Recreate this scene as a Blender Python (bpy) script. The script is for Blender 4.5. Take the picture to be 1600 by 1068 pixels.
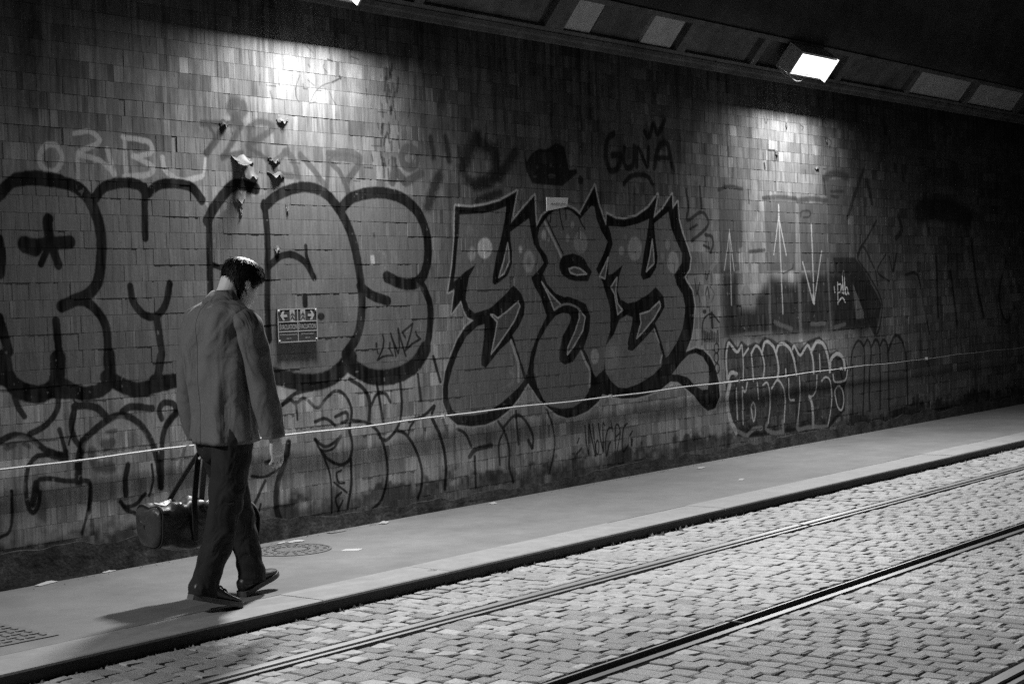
import bpy, bmesh, math, random
import numpy as np
from mathutils import Vector, Matrix

random.seed(7)
RNG = np.random.default_rng(11)
SC = bpy.context.scene
for o in list(bpy.data.objects):
    bpy.data.objects.remove(o)
COL = SC.collection

# ------------------------------------------------------------------ camera
F, H = 2560.0, 1.60                      # focal length in photo pixels, eye height above the road
_x = np.array([2030 / F, 129 / F, 1.0]); _x /= np.linalg.norm(_x)
_z = np.array([-.032, 1, 0.0]); _z[2] = -(_z[0] * _x[0] + _z[1] * _x[1]) / _x[2]; _z /= np.linalg.norm(_z)
_y = -np.cross(_z, _x)
M = np.array([_x, _y, _z])               # rows: world X (along the tunnel), Y (towards the wall), Z
cam_d = bpy.data.cameras.new('camera'); cam = bpy.data.objects.new('camera', cam_d); COL.objects.link(cam)
cam_d.sensor_width = 36; cam_d.lens = F / 1600 * 36; cam_d.clip_start = .05; cam_d.clip_end = 300
R3 = Matrix(((M[0][0], M[0][1], -M[0][2]), (M[1][0], M[1][1], -M[1][2]), (M[2][0], M[2][1], -M[2][2])))
cam.matrix_world = Matrix.Translation((0, 0, H)) @ R3.to_4x4()
SC.camera = cam

# ------------------------------------------------------------------ world, exposure
W = bpy.data.worlds.new('World'); SC.world = W; W.use_nodes = True
W.node_tree.nodes['Background'].inputs[0].default_value = (.5, .5, .5, 1)
W.node_tree.nodes['Background'].inputs[1].default_value = .004
SC.view_settings.view_transform = 'Standard'; SC.view_settings.look = 'None'
SC.view_settings.exposure = 0.0; SC.view_settings.gamma = 1.0; SC.view_settings.use_curve_mapping = False
LAMP = 1080.0                            # radiance of the lamp panes
SC.render.engine = 'CYCLES'
SC.cycles.use_denoising = False          # the photograph is a grainy one
SC.cycles.max_bounces = 6; SC.cycles.diffuse_bounces = 4; SC.cycles.glossy_bounces = 3
SC.cycles.sample_clamp_indirect = .5; SC.cycles.sample_clamp_direct = 3.0

# ------------------------------------------------------------------ measures
WY = 7.95          # wall face
PZ = .07           # pavement height
KF, KB = 6.11, 6.44
XA, XB = -9.0, 48.0
ZT = 3.70          # top of tiling

def ray(x, y):
    return M @ np.array([(x - 800) / F, -(y - 534) / F, 1.0])
def ground(x, y, z=0.0):
    d = ray(x, y); t = (z - H) / d[2]; return np.array([0, 0, H]) + t * d
def wall(x, y, L=WY):
    d = ray(x, y); t = L / d[1]; return np.array([0, 0, H]) + t * d
def depth(p):
    return float(M.T[2] @ (np.array(p) - [0, 0, H]))
def proj(p):
    c = M.T @ (np.array(p) - [0, 0, H]); return 800 + F * c[0] / c[2], 534 - F * c[1] / c[2]

# ------------------------------------------------------------------ helpers
class MB:
    """collects faces, with a tone per face, and links them as one mesh object"""
    def __init__(s): s.v = []; s.f = []; s.t = []
    def add(s, vs, fs, tone=1.0):
        n = len(s.v); s.v += [tuple(float(c) for c in v) for v in vs]
        s.f += [tuple(i + n for i in f) for f in fs]; s.t += [tone] * len(fs)
    def box(s, x0, x1, y0, y1, z0, z1, tone=1.0, skip=()):
        vs = [(x0, y0, z0), (x1, y0, z0), (x1, y1, z0), (x0, y1, z0), (x0, y0, z1), (x1, y0, z1), (x1, y1, z1), (x0, y1, z1)]
        fs = {'-z': (0, 3, 2, 1), '+z': (4, 5, 6, 7), '-y': (0, 1, 5, 4), '+x': (1, 2, 6, 5), '+y': (2, 3, 7, 6), '-x': (3, 0, 4, 7)}
        s.add(vs, [f for k, f in fs.items() if k not in skip], tone)
    def grid(s, P, tone=1.0, wrap=False, flip=False):
        P = np.asarray(P); a, b = P.shape[:2]
        fs = []
        for i in range(a - 1):
            for j in range(b if wrap else b - 1):
                k = (j + 1) % b
                q = (i * b + j, i * b + k, (i + 1) * b + k, (i + 1) * b + j)
                fs.append(q[::-1] if flip else q)
        s.add(P.reshape(-1, 3), fs, tone)
    def loft(s, rings, tone=1.0, cap0=True, cap1=True, flip=False):
        rings = [np.asarray(r, float) for r in rings]; b = len(rings[0]); n0 = len(s.v)
        s.grid(np.array(rings), tone, wrap=True, flip=flip)
        if cap0: s.f.append(tuple(n0 + j for j in (range(b) if flip else reversed(range(b))))); s.t.append(tone)
        if cap1:
            m = n0 + (len(rings) - 1) * b
            s.f.append(tuple(m + j for j in (reversed(range(b)) if flip else range(b)))); s.t.append(tone)
    def tube(s, pts, r, n=8, tone=1.0):
        pts = [np.asarray(p, float) for p in pts]
        rr = r if hasattr(r, '__len__') else [r] * len(pts)
        rings = []; up = np.array([0.13, .31, .94])
        for i, p in enumerate(pts):
            d = pts[min(i + 1, len(pts) - 1)] - pts[max(i - 1, 0)]; d /= np.linalg.norm(d) + 1e-9
            u = np.cross(up, d); u /= np.linalg.norm(u) + 1e-9; v = np.cross(d, u)
            rings.append([p + rr[i] * (u * math.cos(a) + v * math.sin(a)) for a in np.linspace(0, 2 * math.pi, n, endpoint=False)])
        s.loft(rings, tone)
    def mesh(s, name, base=(0, 0, 0), smooth=False):
        me = bpy.data.meshes.new(name)
        b = base
        me.from_pydata([(v[0] - b[0], v[1] - b[1], v[2] - b[2]) for v in s.v], [], s.f)
        a = me.attributes.new('tone', 'FLOAT', 'FACE'); a.data.foreach_set('value', np.array(s.t, dtype=np.float32))
        if smooth: me.polygons.foreach_set('use_smooth', np.ones(len(s.f), dtype=bool))
        me.update()
        return me
    def build(s, name, mat, parent=None, base=None, smooth=False):
        if base is None:
            base = tuple(parent_origin(parent)) if parent is not None else (0, 0, 0)
        me = s.mesh(name, base, smooth)
        if mat: me.materials.append(mat)
        o = bpy.data.objects.new(name, me); COL.objects.link(o)
        if parent is not None:
            o.parent = parent
        else:
            o.location = base
        return o
def parent_origin(p):
    v = Vector((0, 0, 0))
    while p is not None: v = v + p.location; p = p.parent
    return v
def tag(o, label=None, cat=None, group=None, kind=None):
    for k, v in (('label', label), ('category', cat), ('group', group), ('kind', kind)):
        if v: o[k] = v
    return o
def empty(name, loc, rz=0):
    o = bpy.data.objects.new(name, None); COL.objects.link(o); o.location = loc; o.rotation_euler = (0, 0, rz); o.empty_display_size = .1
    return o

# ------------------------------------------------------------------ noise
def vnoise(h, w, ch, cw, rng=RNG):
    """smooth value noise h x w with cells of ch x cw pixels, 0..1"""
    gh, gw = int(h / ch) + 3, int(w / cw) + 3
    g = rng.random((gh, gw)).astype(np.float32)
    y = np.arange(h) / ch; x = np.arange(w) / cw
    yi = y.astype(int); xi = x.astype(int); fy = y - yi; fx = x - xi
    fy = (fy * fy * (3 - 2 * fy))[:, None].astype(np.float32); fx = (fx * fx * (3 - 2 * fx))[None].astype(np.float32)
    a = g[yi][:, xi]; b = g[yi][:, xi + 1]; c = g[yi + 1][:, xi]; d = g[yi + 1][:, xi + 1]
    return (a * (1 - fx) + b * fx) * (1 - fy) + (c * (1 - fx) + d * fx) * fy

# ------------------------------------------------------------------ materials
def mat(name, base, rough=.7, metal=0.0, noise=None, bump=None, spec=.5, tone=False, wear=None):
    """noise=(scale, amount[, stretch xyz]) varies the tone; bump=(scale, strength, distance)"""
    m = bpy.data.materials.new(name); m.use_nodes = True; nt = m.node_tree; N = nt.nodes; L = nt.links
    p = N['Principled BSDF']
    p.inputs['Base Color'].default_value = (base, base, base, 1); p.inputs['Roughness'].default_value = rough
    p.inputs['Metallic'].default_value = metal; p.inputs['Specular IOR Level'].default_value = spec
    tc = N.new('ShaderNodeTexCoord')
    src = None
    def mul(a, b):
        n = N.new('ShaderNodeMath'); n.operation = 'MULTIPLY'
        for i, q in enumerate((a, b)):
            if hasattr(q, 'is_output'): L.new(q, n.inputs[i])
            else: n.inputs[i].default_value = q
        return n.outputs[0]
    val = None
    if noise:
        for sc_, am in ((noise[0], noise[1]), (noise[0] * 4.3, noise[1] * .6)) + (((.45, .14), (130, .18)) if name == 'asphalt' else ()):
            mp = N.new('ShaderNodeMapping'); L.new(tc.outputs['Object'], mp.inputs[0])
            if len(noise) > 2: mp.inputs['Scale'].default_value = noise[2]
            nz = N.new('ShaderNodeTexNoise'); nz.inputs['Scale'].default_value = sc_; nz.inputs['Detail'].default_value = 5
            L.new(mp.outputs[0], nz.inputs[0])
            mr = N.new('ShaderNodeMapRange'); mr.inputs[1].default_value = .28; mr.inputs[2].default_value = .72
            mr.inputs[3].default_value = 1 - am; mr.inputs[4].default_value = 1 + am
            L.new(nz.outputs[0], mr.inputs[0])
            val = mr.outputs[0] if val is None else mul(val, mr.outputs[0])
    if tone:
        at = N.new('ShaderNodeAttribute'); at.attribute_name = 'tone'
        val = at.outputs['Fac'] if val is None else mul(val, at.outputs['Fac'])
    if val is not None:
        v = mul(val, base)
        cb = N.new('ShaderNodeCombineColor'); [L.new(v, cb.inputs[i]) for i in range(3)]
        L.new(cb.outputs[0], p.inputs['Base Color'])
    if bump:
        nz = N.new('ShaderNodeTexNoise'); nz.inputs['Scale'].default_value = bump[0]; nz.inputs['Detail'].default_value = 6
        L.new(tc.outputs['Object'], nz.inputs[0])
        bp = N.new('ShaderNodeBump'); bp.inputs['Strength'].default_value = bump[1]; bp.inputs['Distance'].default_value = bump[2]
        L.new(nz.outputs[0], bp.inputs['Height']); L.new(bp.outputs[0], p.inputs['Normal'])
        if wear:                                  # soft creases of cloth: (scale, strength, distance, stretch)
            mp = N.new('ShaderNodeMapping'); mp.inputs['Scale'].default_value = wear[3]; mp.inputs['Rotation'].default_value = (.5, .3, .2); L.new(tc.outputs['Object'], mp.inputs[0])
            n2 = N.new('ShaderNodeTexNoise'); n2.inputs['Scale'].default_value = wear[0]; n2.inputs['Detail'].default_value = 2; n2.inputs['Distortion'].default_value = 1.4; L.new(mp.outputs[0], n2.inputs[0])
            b2 = N.new('ShaderNodeBump'); b2.inputs['Strength'].default_value = wear[1]; b2.inputs['Distance'].default_value = wear[2]
            L.new(n2.outputs[0], b2.inputs['Height']); L.new(b2.outputs[0], bp.inputs['Normal'])
    return m
def emit(name, s):
    m = bpy.data.materials.new(name); m.use_nodes = True; nt = m.node_tree; nt.nodes.clear()
    e = nt.nodes.new('ShaderNodeEmission'); e.inputs[0].default_value = (1, 1, 1, 1); e.inputs[1].default_value = s
    o = nt.nodes.new('ShaderNodeOutputMaterial'); nt.links.new(e.outputs[0], o.inputs[0])
    return m
MAT = dict(
    asphalt=mat('asphalt', .122, .78, noise=(2.2, .16), bump=(220, .35, .004)),
    kerbstone=mat('kerb_granite', .19, .7, noise=(9, .12), bump=(140, .3, .003), tone=True),
    sett=mat('sett_granite', .245, .58, noise=(22, .28), bump=(70, .8, .007), tone=True, spec=.35),
    bed=mat('joint_dirt', .03, .95, noise=(30, .4), bump=(60, .6, .01)),
    rail=mat('rail_steel', .28, .38, metal=.45, noise=(5, .2, (.3, 6, 1)), bump=(60, .15, .002), tone=True),
    mortar=mat('wall_mortar', .05, .95, noise=(20, .3), bump=(80, .5, .004)),
    plinth=mat('plinth_render', .042, .95, noise=(9, .9), bump=(50, .5, .006)),
    concrete=mat('coffer_concrete', .10, .85, noise=(3, .4), bump=(60, .4, .004)),
    darkpanel=mat('coffer_panel', .075, .8, noise=(4, .35), bump=(30, .2, .003)),
    lightpanel=mat('light_board', .42, .7, noise=(5, .15), bump=(60, .1, .002)),
    vault=mat('vault_soot', .035, .95, noise=(1.2, .5), bump=(12, .6, .02)),
    lampmetal=mat('lamp_housing', .45, .5, metal=.3, noise=(20, .2)),
    white=mat('white_cable', .5, .55, noise=(30, .12)),
    wire=mat('lamp_wire', .3, .6, noise=(30, .2)),
    signplate=mat('sign_plate', .05, .45, noise=(25, .12)),
    signwhite=mat('sign_white', .40, .5, noise=(40, .1)),
    steel=mat('screw_steel', .6, .35, metal=.7, noise=(50, .1)),
    skin=mat('skin', .58, .5, noise=(25, .06), bump=(220, .12, .001)),
    hair=mat('black_hair', .010, .50, noise=(60, .3), spec=.16),
    suit=mat('jacket_wool', .125, .88, noise=(160, .16), bump=(420, .35, .0012), spec=.25, wear=(6.5, .7, .05, (1, 1, .55))),
    trouser=mat('trouser_wool', .022, .9, noise=(160, .16), bump=(420, .3, .0012), spec=.2, wear=(7, .8, .05, (1, 1, .7))),
    shoe=mat('shoe_leather', .02, .42, noise=(40, .3), bump=(120, .2, .002)),
    sole=mat('shoe_sole', .09, .7, noise=(40, .2)),
    leather=mat('bag_leather', .04, .42, noise=(16, .3), bump=(60, .15, .003), spec=.5, wear=(5.5, .5, .05, (1, 1, 1))),
    strap=mat('bag_strap', .012, .7, noise=(60, .2), bump=(200, .2, .001)),
    notice=mat('notice_paper', .75, .8, noise=(20, .1)),
    paper=mat('paper', .32, .8, noise=(20, .1)),
    rubbish=mat('rubbish', .12, .6, noise=(25, .5), bump=(30, .4, .004)),
    castiron=mat('cast_iron', .12, .6, metal=.2, noise=(20, .25), bump=(120, .3, .002)),
    ink=mat('ink', .05, .7, noise=(40, .1)),
    lamp=emit('lamp_glow', LAMP), lamp_dim=emit('lamp_glow_dim', LAMP * .72),
)

# ------------------------------------------------------------------ the paint on the wall (flat print, in wall metres)
TX0, TX1, TZ0, TZ1, TR = 5.0, 21.6, 0.0, 3.86, 250
TW, TH = int((TX1 - TX0) * TR), int((TZ1 - TZ0) * TR)
PT = np.zeros((TH, TW), np.float32)      # paint tone, premultiplied
PA = np.zeros((TH, TW), np.float32)      # paint coverage
DIRT_SHADE = np.ones((TH, TW), np.float32)     # grime and painted light falloff, multiplies the tile tone
CROPS = dict(A=(680, 280, 5.342), B=(900, 280, 5.342), C=(680, 460, 5.342), D=(900, 460, 5.342), E=(0, 600, 5.333), F=(0, 560, 3.56),
             G=(380, 560, 3.56), I=(0, 250, 3.56), J=(400, 250, 3.56), K=(690, 640, 7.62), L=(0, 0, 3.56), N=(880, 640, 11.87),
             Q=(1100, 260, 3.816), S=(1060, 280, 3.333), T=(570, 490, 11.86), U=(660, 180, 3.636), V=(300, 150, 4.444),
             X=(1120, 510, 5.0), Z=(1300, 250, 3.683), P=(0, 0, 1.0), R=(380, 100, 5.0))
def topx(c, pts):
    a, b, s = CROPS[c]; return [(a + x / s, b + y / s) for x, y in pts]
def totex(px):
    out = []
    for x, y in px:
        w = wall(x, y); out.append(((w[0] - TX0) * TR, (w[2] - TZ0) * TR, F / depth(w)))
    return np.array(out)
def smooth_line(p, n=6, closed=False):
    p = np.asarray(p, float)
    if len(p) < 3: return p
    q = np.vstack([p[-1:], p, p[:2]]) if closed else np.vstack([2 * p[:1] - p[1:2], p, 2 * p[-1:] - p[-2:-1]])
    out = []
    for i in range(1, len(q) - 2):
        a, b, c, d = q[i - 1], q[i], q[i + 1], q[i + 2]
        for t in np.linspace(0, 1, n, endpoint=False):
            out.append(.5 * (2 * b + (c - a) * t + (2 * a - 5 * b + 4 * c - d) * t * t + (3 * b - a - 3 * c + d) * t ** 3))
    out.append(q[-2]); return np.array(out)
FUZZ = vnoise(TH, TW, 3, 3) * .5 + vnoise(TH, TW, 9, 7) * .5
def over(sl, a, tone):
    PT[sl] = PT[sl] * (1 - a) + tone * a; PA[sl] = PA[sl] * (1 - a) + a
def stroke(c, pts, w, tone=.012, alpha=1.0, soft=.25, curve=True, target='paint', w2=None):
    px = topx(c, pts)
    if curve: px = smooth_line(px)
    t = totex(px)
    k = np.linspace(0, 1, len(t)); wpx = w + ((w2 if w2 is not None else w) - w) * k
    r = wpx / 2 / t[:, 2] * TR * 1.12
    pad = r.max() * (1 + soft) + 3
    x0, x1 = int(max(0, t[:, 0].min() - pad)), int(min(TW, t[:, 0].max() + pad))
    y0, y1 = int(max(0, t[:, 1].min() - pad)), int(min(TH, t[:, 1].max() + pad))
    if x1 <= x0 or y1 <= y0: return
    cov = np.zeros((y1 - y0, x1 - x0), np.float32)
    for i in range(len(t) - 1):
        a, b = t[i], t[i + 1]; ra, rb = r[i], r[i + 1]; pd = max(ra, rb) * (1 + soft) + 2
        u0, u1 = int(max(x0, min(a[0], b[0]) - pd)), int(min(x1, max(a[0], b[0]) + pd + 1))
        v0, v1 = int(max(y0, min(a[1], b[1]) - pd)), int(min(y1, max(a[1], b[1]) + pd + 1))
        if u1 <= u0 or v1 <= v0: continue
        xx = np.arange(u0, u1)[None] - a[0]; yy = np.arange(v0, v1)[:, None] - a[1]
        dx, dy = b[0] - a[0], b[1] - a[1]; l2 = dx * dx + dy * dy + 1e-6
        s = np.clip((xx * dx + yy * dy) / l2, 0, 1)
        d = np.hypot(xx - s * dx, yy - s * dy); rr = ra + (rb - ra) * s
        fz = rr * soft + .8
        f = np.clip((rr + fz * (.1 + .8 * (FUZZ[v0:v1, u0:u1] - .5)) - d) / fz + .5, 0, 1)
        sub = cov[v0 - y0:v1 - y0, u0 - x0:u1 - x0]; np.maximum(sub, f, out=sub)
    sl = (slice(y0, y1), slice(x0, x1))
    if target == 'dirt': DIRT_SHADE[sl] *= 1 - cov * alpha * (1 - tone)
    else: over(sl, cov * alpha, tone)
def fill(c, pts, tone=.012, alpha=1.0, curve=False, soft=1.2, target='paint', grain=0.0):
    px = topx(c, pts)
    if curve: px = smooth_line(px, closed=True)
    t = totex(px)[:, :2]
    x0, x1 = int(max(0, t[:, 0].min() - 4)), int(min(TW, t[:, 0].max() + 4))
    y0, y1 = int(max(0, t[:, 1].min() - 4)), int(min(TH, t[:, 1].max() + 4))
    if x1 <= x0 or y1 <= y0: return
    xs = np.arange(x0, x1) + .5
    m = np.zeros((y1 - y0, x1 - x0), np.float32)
    for off in (.17, .5, .83):
        for j in range(y1 - y0):
            y = y0 + j + off
            a, b = t, np.roll(t, -1, 0); hit = (a[:, 1] <= y) != (b[:, 1] <= y)
            if not hit.any(): continue
            xc = np.sort(a[hit, 0] + (y - a[hit, 1]) / (b[hit, 1] - a[hit, 1]) * (b[hit, 0] - a[hit, 0]))
            for u, v in zip(xc[0::2], xc[1::2]): m[j, (xs > u) & (xs < v)] += 1 / 3
    k = int(soft)
    if soft > 6:
        q = int(soft)
        x0, x1, y0, y1 = max(0, x0 - 2 * q), min(TW, x1 + 2 * q), max(0, y0 - 2 * q), min(TH, y1 + 2 * q)
        big_ = np.zeros((y1 - y0, x1 - x0), np.float32); oy, ox = int(max(0, t[:, 1].min() - 4)) - y0, int(max(0, t[:, 0].min() - 4)) - x0
        big_[oy:oy + m.shape[0], ox:ox + m.shape[1]] = m; m = big_; k = 0
        for _ in range(2):
            for ax in (0, 1):
                cs = np.cumsum(np.concatenate([np.zeros_like(np.take(m, [0], ax)), m], ax), axis=ax); n_ = m.shape[ax]; i0 = np.clip(np.arange(n_) - q, 0, n_); i1 = np.clip(np.arange(n_) + q + 1, 0, n_)
                m = (np.take(cs, i1, ax) - np.take(cs, i0, ax)) / (2 * q + 1)
    for _ in range(k):
        m = (np.roll(m, 1, 0) + np.roll(m, -1, 0) + np.roll(m, 1, 1) + np.roll(m, -1, 1) + 2 * m) / 6
    sl = (slice(y0, y1), slice(x0, x1))
    if grain: m = m * (1 - grain * FUZZ[sl] * 1.6).clip(0, 1)
    if target == 'dirt': DIRT_SHADE[sl] *= 1 - m * alpha * (1 - tone)
    else: over(sl, m * alpha, tone)
def ell(cx, cy, rx, ry, n=18):
    return [(cx + rx * math.cos(a), cy + ry * math.sin(a)) for a in np.linspace(0, 2 * math.pi, n, endpoint=False)]
def loop(p): return list(p) + [p[0]]

# --- grime and painted light falloff on the tiles: rain streaks, blotches, the soot band under the cornice, leaks
st = vnoise(TH, TW, 260, 9) * .5 + vnoise(TH, TW, 120, 4) * .5
rag = vnoise(TH, TW, 22, 26) * .5 + vnoise(TH, TW, 7, 9) * .3 + vnoise(TH, TW, 60, 90) * .4
bl = vnoise(TH, TW, 90, 110) * .6 + vnoise(TH, TW, 25, 30) * .4
fine = vnoise(TH, TW, 14, 3)
DIRT_SHADE *= np.clip(1.18 - .75 * np.clip(st - .42, 0, 1) * 1.6, .45, 1.12) * np.clip(1.15 - .55 * (bl - .3), .6, 1.15) * (.86 + .28 * fine)
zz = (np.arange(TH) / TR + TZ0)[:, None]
DIRT_SHADE *= np.clip(1 - .55 * np.clip((zz - 3.25) / .5, 0, 1) * (0.5 + st), .3, 1)
DIRT_SHADE *= 1 - .60 * np.clip((zz - 1.2) / 1.6, 0, 1)  # upper wall darkened to hold down the pools under the lamps
DIRT_SHADE *= np.clip(1 - .85 * np.clip((.33 + .22 * (rag - .6) - zz) / .07, 0, 1) * np.clip(rag * 1.1, 0, 1), .28, 1)
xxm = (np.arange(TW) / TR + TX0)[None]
DIRT_SHADE *= 1 - .30 * np.clip((xxm - 8.6) / .5, 0, 1) * np.clip((zz - .9) / .6, 0, 1) * np.clip((13.2 - xxm) / .5, 0, 1)  # dimness between the lamps painted in, together with some dirt
DIRT_SHADE *= 1 - .55 * np.clip((xxm - 15.0) / .9, 0, 1)  # lamp falloff painted in: wall darker towards the far right
fill('P', [(22, -30), (66, -30), (66, 150), (58, 180), (30, 178), (24, 120)], .30, .9, soft=8, target='dirt', grain=.3)
for i in range(46):
    x = random.gauss(604, 12); y = random.uniform(100, 275)
    stroke('P', [(x, y), (x + random.uniform(-2, 2), y + random.uniform(3, 22))], random.uniform(1.5, 5), .28, .8, .8, target='dirt')
for i in range(60):
    x = random.uniform(640, 1150); y = random.uniform(60, 300)
    stroke('P', [(x, y), (x + random.uniform(-2, 2), y + random.uniform(10, 60))], random.uniform(2, 9), .5, .6, 1.2, target='dirt')
for i in range(50):
    x = random.uniform(0, 1400); y = random.uniform(10, 300)
    stroke('P', [(x, y), (x + random.uniform(-3, 3), y + random.uniform(4, 16))], random.uniform(1, 2.2), .35, .7, .5, target='dirt')

# --- old faint tags
for p, w in (([(x, y) for x, y in loop(ell(280, 880, 62, 75))], 8), ([(410, 745), (500, 735), (550, 790), (440, 845)], 7), ([(430, 850), (430, 1000)], 6),
             ([(440, 860), (560, 900), (635, 970)], 7), ([(595, 830), (632, 970)], 8), ([(690, 780), (702, 990)], 7),
             ([(680, 765), (820, 790), (838, 850), (745, 872)], 7), ([(740, 870), (845, 930), (820, 972), (690, 985)], 8),
             ([(900, 880), (920, 950), (1000, 1005), (1115, 985)], 8), ([(1140, 880), (1130, 980)], 4)):
    stroke('L', p, w, .48, .62, .5)
for p, w in ((loop(ell(310, 90, 48, 45)), 14), ([(65, 192), (330, 196)], 9), ([(215, 190), (165, 310), (95, 405)], 9), ([(110, 200), (150, 290), (90, 400)], 6),
             ([(335, 200), (280, 320), (210, 432)], 9), ([(210, 422), (345, 395)], 7), ([(300, 160), (330, 205)], 14),
             ([(390, 225), (460, 182), (540, 200), (545, 240), (430, 318), (390, 352)], 9), ([(395, 225), (400, 420)], 9), ([(400, 365), (525, 445)], 7)):
    stroke('V', p, w, .04, .82, .7)
for p, w in (([(660, 380), (615, 425), (562, 480), (600, 540), (690, 560)], 9), ([(640, 385), (700, 440), (732, 560)], 9), ([(750, 410), (830, 500), (925, 625)], 9),
             ([(945, 400), (935, 650)], 8), ([(945, 405), (1080, 395), (1160, 425), (1150, 485), (1085, 580)], 10), ([(965, 470), (1030, 540), (1085, 670)], 8),
             (loop(ell(1508, 430, 52, 68)), 13), ([(1390, 600), (1405, 520), (1470, 590)], 13), ([(1480, 600), (1590, 540)], 12), ([(960, 420), (1080, 430), (1150, 450)], 12)):
    stroke('V', p, w, .06, .85, .4)
for p, w in (([(225, 300), (265, 210), (305, 120)], 16), ([(300, 395), (400, 340), (405, 210), (320, 160)], 15), ([(525, 215), (480, 290), (430, 345)], 13),
             ([(90, 350), (60, 420), (30, 520)], 14), ([(130, 130), (150, 260)], 9), ([(300, 490), (440, 440)], 9), ([(255, 370), (330, 400), (430, 350)], 12), ([(45, 130), (60, 240)], 8)):
    stroke('U', p, w * 1.15, .016, .85, 1.0)
fill('U', [(575, 200), (592, 265), (622, 215), (660, 190), (700, 195), (760, 158), (808, 180), (832, 312), (875, 306), (880, 330), (830, 372), (795, 402), (690, 395), (622, 386), (588, 315)], .012, .95, soft=3)
for a in ((652, 296, 7, 9), (730, 285, 8, 11), (640, 348, 16, 6), (735, 345, 22, 14)): fill('U', ell(*a), .09, .6, soft=2)
fill('U', ell(898, 368, 16, 26), .012, .9, soft=3)
for p, w in (([(1085, 105), (1050, 140), (1042, 235), (1065, 312), (1112, 298), (1122, 230), (1078, 228)], 9), ([(1145, 185), (1140, 250), (1160, 300), (1195, 280), (1202, 180)], 8),
             ([(1215, 292), (1220, 188), (1250, 240), (1276, 292), (1282, 185)], 7), ([(1316, 296), (1328, 220), (1352, 165), (1390, 165), (1408, 240), (1424, 315)], 9), ([(1325, 242), (1400, 246)], 7),
             ([(1260, 95), (1285, 125), (1312, 55), (1335, 110), (1374, 28)], 8), ([(1145, 390), (1180, 350), (1230, 338), (1280, 352), (1306, 392)], 7)):
    stroke('U', p, w, .014, .93, .6)

# --- the big grey throw-up on the left
G1 = .128
for p in ([(0, 300), (30, 283), (70, 281), (110, 291), (138, 312), (152, 350), (155, 400), (146, 455), (152, 480), (165, 515), (168, 560), (160, 600), (92, 600), (60, 612), (20, 600), (-14, 560), (-14, 310)],
          [(150, 312), (188, 287), (225, 298), (262, 288), (300, 293), (325, 325), (330, 470), (325, 590), (250, 600), (210, 605), (165, 590), (166, 510), (150, 470), (158, 400)],
          [(328, 345), (375, 312), (420, 302), (470, 293), (510, 308), (540, 355), (560, 420), (567, 490), (552, 550), (510, 592), (430, 592), (320, 590), (326, 470)],
          [(530, 328), (585, 303), (630, 312), (660, 352), (668, 410), (650, 440), (668, 480), (668, 530), (640, 580), (580, 590), (548, 565), (567, 490), (560, 420), (548, 370)]):
    fill('P', p, G1, .94, soft=2, grain=.12)
for c, p, w in (
    ('I', [(-30, 210), (0, 188), (80, 118), (250, 112), (400, 142), (480, 205), (535, 310), (560, 430), (560, 560), (540, 680), (490, 745), (420, 778), (340, 815)], 14),
    ('I', [(90, 110), (200, 100), (330, 118)], 16), ('I', [(340, 818), (420, 785), (490, 798), (550, 858), (588, 935), (600, 1068)], 11), ('I', [(308, 895), (325, 1068)], 10),
    ('I', [(-5, 440), (8, 540), (0, 640)], 10), ('I', [(-10, 880), (20, 980), (45, 1068)], 12),
    ('I', [(268, 330), (262, 350), (275, 460)], 13), ('I', [(132, 480), (250, 470), (385, 458)], 15), ('I', [(270, 480), (225, 580)], 8), ('I', [(285, 480), (322, 585)], 11), ('I', [(135, 470), (190, 490)], 19),
    ('I', [(525, 215), (580, 152), (680, 128), (770, 142), (810, 185)], 12), ('I', [(825, 185), (880, 142), (960, 132), (1060, 152), (1120, 225)], 11), ('I', [(803, 150), (803, 300), (806, 435)], 9),
    ('I', [(722, 705), (740, 790), (800, 862), (870, 868), (920, 800), (942, 690)], 9), ('I', [(872, 890), (897, 1068)], 10), ('I', [(1160, 340), (1165, 600), (1168, 790)], 9),
    ('I', [(1150, 340), (1200, 250), (1300, 140), (1420, 160)], 13), ('I', [(1170, 580), (1250, 610)], 6),  # the diagonal stroke partly paints the peeled flake's cast shadow
    ('P', [(4, 560), (12, 592), (36, 612), (62, 616), (86, 600), (90, 560)], 20), ('P', [(90, 598), (130, 615), (168, 600), (170, 556)], 16), ('P', [(165, 590), (210, 609), (252, 600), (300, 588)], 17),
    ('P', [(251, 555), (246, 590)], 11), ('P', [(-10, 590), (60, 612), (140, 616)], 12), ('P', [(240, 595), (280, 596), (330, 600)], 14),
    ('J', [(45, 240), (62, 450), (62, 600), (62, 830), (70, 1000)], 9), ('J', [(45, 260), (130, 190), (260, 152), (370, 180), (450, 262), (510, 370), (550, 500), (580, 680), (585, 850), (560, 980), (495, 1080)], 12),
    ('J', [(70, 592), (130, 540), (200, 528), (270, 570), (320, 655)], 8), ('J', [(274, 480), (280, 540), (305, 610)], 5), ('J', [(270, 765), (272, 805)], 8),
    ('J', [(470, 272), (540, 208), (660, 183), (780, 200), (870, 258), (920, 332), (950, 430), (955, 540), (930, 640), (880, 688), (800, 685), (725, 650)], 13),
    ('J', [(575, 700), (640, 752), (730, 785)], 11), ('J', [(925, 700), (965, 800), (966, 930), (945, 1068)], 10),
    ('P', [(420, 585), (470, 597), (515, 591), (548, 560)], 19), ('P', [(664, 545), (646, 572), (613, 588), (577, 588), (548, 572)], 18), ('P', [(400, 560), (420, 590)], 10)):
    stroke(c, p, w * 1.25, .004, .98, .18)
fill('J', ell(360, 870, 20, 22), .012, .95)
fill('J', [(635, 530), (655, 528), (662, 580), (640, 582)], .5, .8); fill('J', [(648, 405), (660, 400), (662, 430), (652, 432)], .02, .6)
fill('P', [(650, 440), (662, 450), (664, 480), (652, 460)], G1, .3)

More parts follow.
